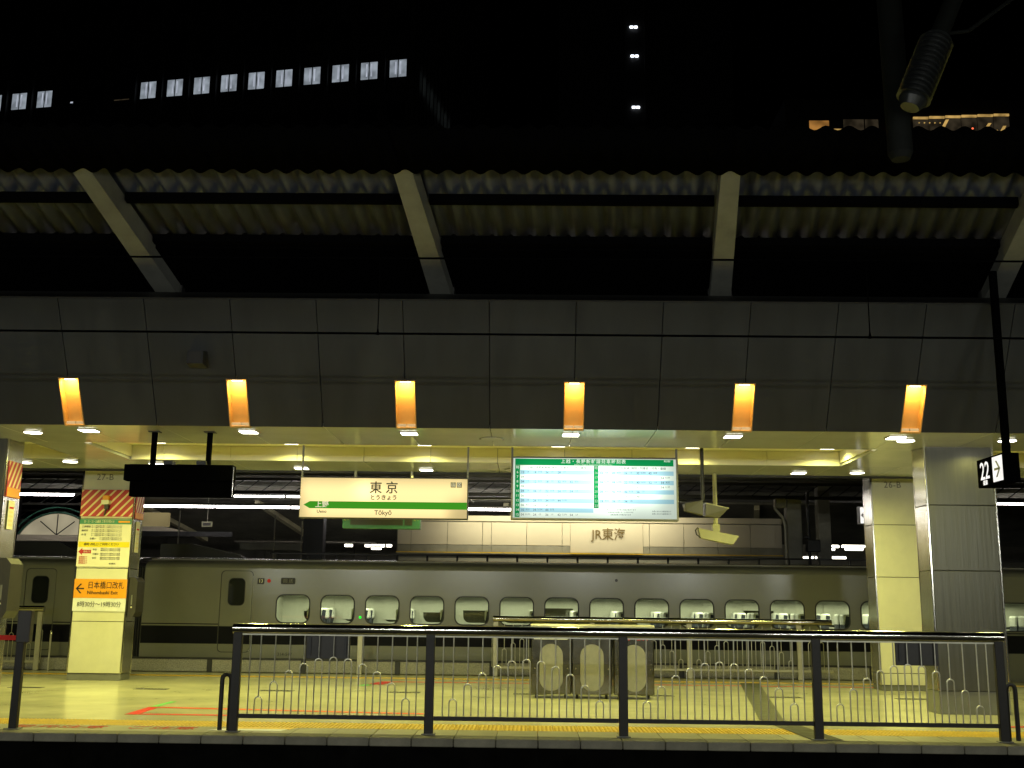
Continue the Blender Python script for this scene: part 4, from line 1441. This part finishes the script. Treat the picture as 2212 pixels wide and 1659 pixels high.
# arched window, left; the glow stands for its lit wall
aw = thing('arched_window', 'lit arched fan window with green rim at the far left', 'window', (-17.25, 40.2, 3.88))
Ra, zc_ = 1.57, .77 - 1.57
pts = []
a0 = math.asin(1.35 / Ra)
for k in range(25):
    t = -a0 + 2 * a0 * k / 24
    pts.append((Ra * math.sin(t), zc_ + Ra * math.cos(t)))
M['archE'] = emit('arch_glass_glow', (1.0, 0.88, 0.58), 0.34, 0.25, 1.2)  # light on the pale wall in the arch put into emission
MB().prism_y(pts, 0, .02).build('glazing', 'archE', aw)
for (r_, d) in ((1.62, .035), (1.80, .03)):
    MB().tube([((r_) * math.sin(-a0 + 2 * a0 * k / 24), -.02, zc_ + r_ * math.cos(-a0 + 2 * a0 * k / 24)) for k in range(25)], d, 6).build('rim', 'greenrim', aw)
for ang in (-52, 0, 52):
    t = R(ang)
    MB().box(-.018, .018, -.02, -.001, 0, .75 if ang == 0 else .80).build('mullion', 'darkgrey', aw).rotation_euler = (0, t, 0)
MB().box(-1.6, 1.5, -.06, .06, -.22, -.01).build('sill', 'farwall', aw)
MB().box(-1.9, -1.42, -.1, .1, -.3, 1.6).build('jamb_post', 'black', aw)
aw2 = thing('lit_kiosk', 'pale lit kiosk roof beside the notice column beyond the train', 'kiosk', (-12.5, 36.7, 3.90))
MB().prism_y([(-.75, .09), (.30, .09), (.80, 0.0), (1.1, -.06), (-.75, -.06)], 0, .3).build('lit_canopy', 'farwall', aw2)
M['kioskE'] = emit('kiosk_glow', (1.0, 0.80, 0.36), 0.22, 0.3, 1.0)  # light falling on a far ceiling put into this glow
MB().box(-.75, .42, .05, .3, .10, .56).build('lit_wall', 'kioskE', aw2)
MB().box(-.9, 2.7, -.3, -.2, -.24, -.08).build('dark_beam', 'black', aw2)
hg = thing('hanging_sign', 'tiny framed sign hanging on a thin rod beyond the train, left', 'sign', (-10.53, 36, 3.95))
MB().box(-.17, .17, -.02, .02, 0, .17).build('frame', 'beige', hg)
MB().box(-.13, .13, -.026, -.0205, .035, .135).build('panel', 'darkgrey', hg)
MB().cyl((0, 0, .171), (0, 0, 1.5), .014, n=6).build('rod', 'palepost', hg)
for i, (x, z0, z1) in enumerate(((-9.6, 2.7, 4.0), (-6.97, 2.8, 3.9), (-6.22, 2.7, 3.75))):
    t = thing('roof_mast', 'thin pale mast rising behind the train roof, %s from the left' % NUM[i], 'mast', (x, 30.2, -1.25))
    MB().cyl((0, 0, 0), (0, 0, z1 + 1.25), .022, n=6).build('shaft', 'palepost', t)
    MB().bbox(-.04, .04, -.04, .04, 0, .03, .005).build('foot', 'steelgrey', t)
fp = thing('dark_pier', 'broad dark steel pier beside the station name sign beyond the train', 'pier', (-6.05, 31.2, -1.25))
MB().bbox(-.34, .22, 0, .5, 0, 5.35, .02).build('shaft', 'dark', fp)
MB().bbox(-.45, .05, -.05, .55, 5.355, 5.55, .02).build('bracket', 'steelgrey', fp)
MB().box(-2.1, -.36, -.02, .0, 4.25, 4.45).build('side_beam', 'concrete', fp)
sw = thing('station_wall', 'dark distant station wall closing the view beyond the far platforms', 'wall', (0, 62, -1.5))
MB().box(-60, 60, 0, .5, 0, 7.5).build('wall_face', 'concrete', sw)
for k in range(-9, 10):
    MB().bbox(k * 5 - .25, k * 5 + .25, -.3, -.002, 0, 7.5, .02).build('pilaster', 'concrete', sw)
sw.location.z = -1.5

# ================================================================== OVERHEAD LINE
ol = thing('overhead_wire', 'overhead contact wire with droppers crossing in front of the fascia', 'wire', (0, 11.4, 4.38))
MB().tube([(-24, 0, .01), (0, 0, 0), (24, 0, 0)], .012, 6).build('contact_wire', 'roofdark', ol)
MB().tube([(-24, 0, .82), (-3, 0, .84), (24, 0, .87)], .011, 6).build('messenger_wire', 'roofdark', ol)
for x in (-6.85, -1.64, 3.59, 8.8):
    MB().cyl((x, 0, .005), (x, 0, .85), .006, n=6).build('dropper', 'roofdark', ol)
    MB().cyl((x, 0, -.012), (x, 0, .06), .02, .006, n=6).build('clip', 'roofdark', ol)

cb = thing('catenary_bracket', 'hanging tube and ribbed grey insulator of the overhead line, upper right', 'bracket', (4.1, 11.6, 6.42))
mb = MB().tube([(0, 0, .12), (-.03, 0, 2.6)], .135, 16)
mb.cyl((0, 0, .05), (0, 0, .121), .10, .135, 16)
mb.build('drop_tube', 'tubegreen', cb, smooth=True)
A, B = Vector((-.05, -.6, .46)), Vector((.27, -.6, 1.20))
dv = (B - A)
ins = MB().cyl(A, B, .145, n=18).build('insulator_core', 'porcelain', cb, smooth=True)
for k in range(13):
    p = A + dv * (k + .5) / 13.5
    q = A + dv * (k + .95) / 13.5
    MB().cyl(p, q, .185, .16, 18).build('insulator_shed', 'porcelain', ins, smooth=True)
MB().cyl(A - dv * .10, A, .10, .15, 18).build('lower_cap', 'porcelain', cb, smooth=True)
MB().cyl(B, B + dv * 1.2, .10, .09, 14).build('cantilever_arm', 'tubegreen', cb, smooth=True)
MB().cyl((.60, -.6, 1.28), (1.15, -.6, 1.70), .022, n=8).build('stay_rod', 'tubegreen', cb)
MB().cyl((.32, -.6, 1.24), (.60, -.6, 1.28), .02, n=8).build('stay_link', 'tubegreen', cb)

# ================================================================== NEAR CANOPY (behind and above the viewer)
nc = thing('near_canopy', 'canopy over the platform the viewer stands on', 'canopy', (0, -2, 4.5))
MB().box(-16, 16, -5, 5.2, 0, .12).build('roof_sheet', 'steelgrey', nc)
for x in (-12, -4, 4, 12):
    MB().bbox(x - .12, x + .12, -5, 5.1, -.3, -.002, .01).build('beam', 'beam', nc)
    MB().bbox(x - .18, x + .18, -3.2, -2.8, -4.49, -.301, .02).build('column', 'beam', nc)
for i, x in enumerate((-12.5, -7.5, -2.5, 2.5, 7.5, 12.5)):
    t = thing('tube_light', 'fluorescent tube under the near canopy behind the viewer, %s from the left' % NUM[i], 'light', (x, -1.2, 3.25), 'tube lights under the near canopy')
    MB().cyl((-1.15, 0, 0), (1.15, 0, 0), .02, n=8).build('tube', 'tubeFar', t)
    MB().bbox(-1.18, 1.18, -.05, .05, .022, .08, .01).build('housing', 'steelgrey', t)
    MB().cyl((0, 0, .08), (0, 0, 1.24), .015, n=6).build('hanger', 'steelgrey', t)
    area('tube_glow', t, (0, .06, -.01), 2.3, .10, 78, (0.97, 1.0, 0.93), (0, 1, .12), 170)
for i, x in enumerate((-12.0, -7.2, -2.4, 2.4, 7.2, 12.0)):  # second row added to blur the wire's shadow on the fascia
    t = thing('tube_light', 'fluorescent tube at the near canopy eave above the viewer, %s from the left' % NUM[i], 'light', (x, 2.4, 3.75), 'eave tube lights of the near canopy')
    MB().cyl((-1.15, 0, 0), (1.15, 0, 0), .02, n=8).build('tube', 'tubeFar', t)
    MB().bbox(-1.18, 1.18, -.05, .05, .022, .08, .01).build('housing', 'steelgrey', t)
    MB().cyl((0, 0, .08), (0, 0, .74), .015, n=6).build('hanger', 'steelgrey', t)
    area('tube_glow', t, (0, .06, -.01), 2.3, .10, 62, (0.97, 1.0, 0.93), (0, 1, .12), 170)

# ================================================================== CITY BEYOND
ob = thing('office_building', 'dark office tower with one row of lit windows, upper left', 'building', (-9.94, 84.8, -1.5))
d1 = Vector((-46.6 + 9.94, 91.6 - 84.8, 0)).normalized()
d2 = Vector((-8.2 + 9.94, 94.4 - 84.8, 0)).normalized()
n1 = Vector((-d1.y, d1.x, 0))
if n1.y > 0:
    n1 = -n1
n2_ = Vector((d2.y, -d2.x, 0))
if n2_.x < 0:
    n2_ = -n2_


def slab(mb, o, d, nrm, a, b, z0, z1, e0, e1):
    """box on a wall: a..b along d, z0..z1, from e0 to e1 outwards"""
    p = [o + d * a + nrm * e0, o + d * b + nrm * e0, o + d * b + nrm * e1, o + d * a + nrm * e1]
    mb.hexa([(v.x, v.y, z0) for v in p] + [(v.x, v.y, z1) for v in p])
    return mb


O = Vector((0, 0, 0))
slab(MB(), O, d1, n1, -.3, 70, 0, 95, -.6, -.45).build('front_wall', 'facade', ob)
slab(MB(), O, d2, n2_, -.3, 60, 0, 95, -.6, -.45).build('side_wall', 'facade', ob)
WZ0, WZ1 = 46.50, 48.05
SP = 2.553
wx = [1.56 + SP * i for i in range(16)]
lit = {0, 1, 2, 3, 4, 5, 6, 7, 8, 9, 13, 14, 15}
for i, a in enumerate(wx):
    hw = .78
    w = slab(MB(), O, d1, n1, a - hw - .06, a + hw + .06, WZ0 - .06, WZ1 + .06, -.449, -.43).build('window_frame', 'black', ob)
    for s in (-1, 1):
        c = a + s * hw / 2
        m = 'winE' if i in lit else ('paleE' if i == 11 and False else 'darkglass')
        slab(MB(), O, d1, n1, c - hw / 2 + .05, c + hw / 2 - .05, WZ0, WZ1, -.428, -.42).build('pane', m, w)
    if i in lit:
        for s in (-.20, .22):
            slab(MB(), O, d1, n1, a + s - .07, a + s + .05, WZ0 + .25, WZ1 - .15, -.418, -.414).build('room_lamp', 'winlampE', w)
slab(MB(), O, d1, n1, wx[12] - .35, wx[12] - .10, WZ0 + .15, WZ0 + .30, -.418, -.41).build('desk_lamp', 'winlampE', ob)
slab(MB(), O, d1, n1, wx[10] - .9, wx[10] + .7, WZ0 + .02, WZ0 + .12, -.418, -.41).build('dim_blind', 'paleE', ob)
# piers and floor bands of the facade
for i in range(17):
    a = .30 + SP * i
    slab(MB(), O, d1, n1, a - .25, a + .25, 30, 80, -.449, -.05).build('pier', 'facaderib', ob)
for k in range(-4, 8):
    if k == 0:
        continue
    z = WZ0 + 3.9 * k
    for i in range(16):
        slab(MB(), O, d1, n1, wx[i] - .84, wx[i] + .84, z, z + 1.55, -.449, -.43).build('dark_window', 'darkglass', ob)
for i in range(24):
    a = .5 + 1.2 * i
    slab(MB(), O, d2, n2_, a - .12, a + .12, 30, 80, -.449, -.1).build('side_fin', 'facaderib', ob)
    if i < 9 and i % 2 == 0:
        slab(MB(), O, d2, n2_, a + .18, a + 2.1, WZ0 - .05, WZ1 + .1, -.448, -.44).build('side_window', emit('side_glow_%d' % i, (.55, .66, .66), .24, .3, 1.0), ob)

tw = thing('dark_tower', 'dark tower behind the roof with three pairs of bright stair lights', 'building', (9.5, 95.6, -1.5))
MB().box(-7, 9, 0, 14, 0, 80).build('body', 'facade', tw)
for k in range(9):
    MB().box(-7 + k * 2 - .1, -7 + k * 2 + .1, -.25, -.002, 0, 80).build('fin', 'facaderib', tw)
for (x, z) in ((-.07, 56.77), (-.01, 53.80), (.06, 48.63)):
    for s in (-1, 1):
        MB().bbox(x + s * .20 - .16, x + s * .20 + .16, -.12, -.003, z - .10, z + .10, .02).build('stair_light', 'pairE', tw)

wb2 = thing('glazed_hall', 'amber lit glazed hall beyond the roof edge, upper right', 'building', (25.5, 71, -1.15))
MB().box(-8, 9, .6, 10, 0, 37.5).build('body', 'facade', wb2)
MB().box(-8, 9, -.2, .6, 0, 33.2).build('lower_block', 'facade', wb2)
for (x0, x1, z0, z1, m) in ((-6.35, -5.0, 34.6, 35.9, 'amberE'), (-5.0, -4.0, 34.6, 35.3, 'goldE'), (-7.4, -6.6, 35.0, 35.2, 'goldE'),
                            (-4.0, -2.6, 34.6, 36.0, 'paleE'), (-2.5, -1.6, 34.6, 36.0, 'paleE')):
    MB().box(x0, x1, .55, .599, z0, z1).build('lit_pane', m, wb2)
for k in range(6):
    x0 = .8 + k * 1.11
    MB().box(x0, x0 + 1.04, .45, .55, 36.02 + k * .05, 36.17 + k * .05).build('gold_strip', 'goldE', wb2)
    MB().box(x0, x0 + 1.06, .56, .598, 34.6, 35.98 + k * .05).build('glazing_bay', 'paleE', wb2)
for k in range(5):
    MB().cyl((1.2 + k * .36, .5, 35.75), (1.2 + k * .36, .54, 35.75), .05, n=8).build('downlight', 'goldE', wb2)
for (x0, z0, x1, z1) in ((2.7, 35.4, 3.0, 35.95), (5.2, 34.7, 5.9, 35.7), (6.5, 34.8, 6.9, 35.5), (3.5, 34.7, 3.65, 35.0), (6.2, 34.9, 6.3, 35.2)):
    mb = MB()
    mb.prism_y([(x0, z0), (x0 + .22, z0), (x1 + .22, z1), (x1, z1)], .40, .44)
    mb.build('lit_brace', 'goldE', wb2)
for (x, z) in ((-5.3, 35.0), (4.8, 35.3), (-.9, 35.25)):
    MB().cyl((x, .40, z), (x, .44, z), .07, n=8).build('red_beacon', 'redE', wb2)
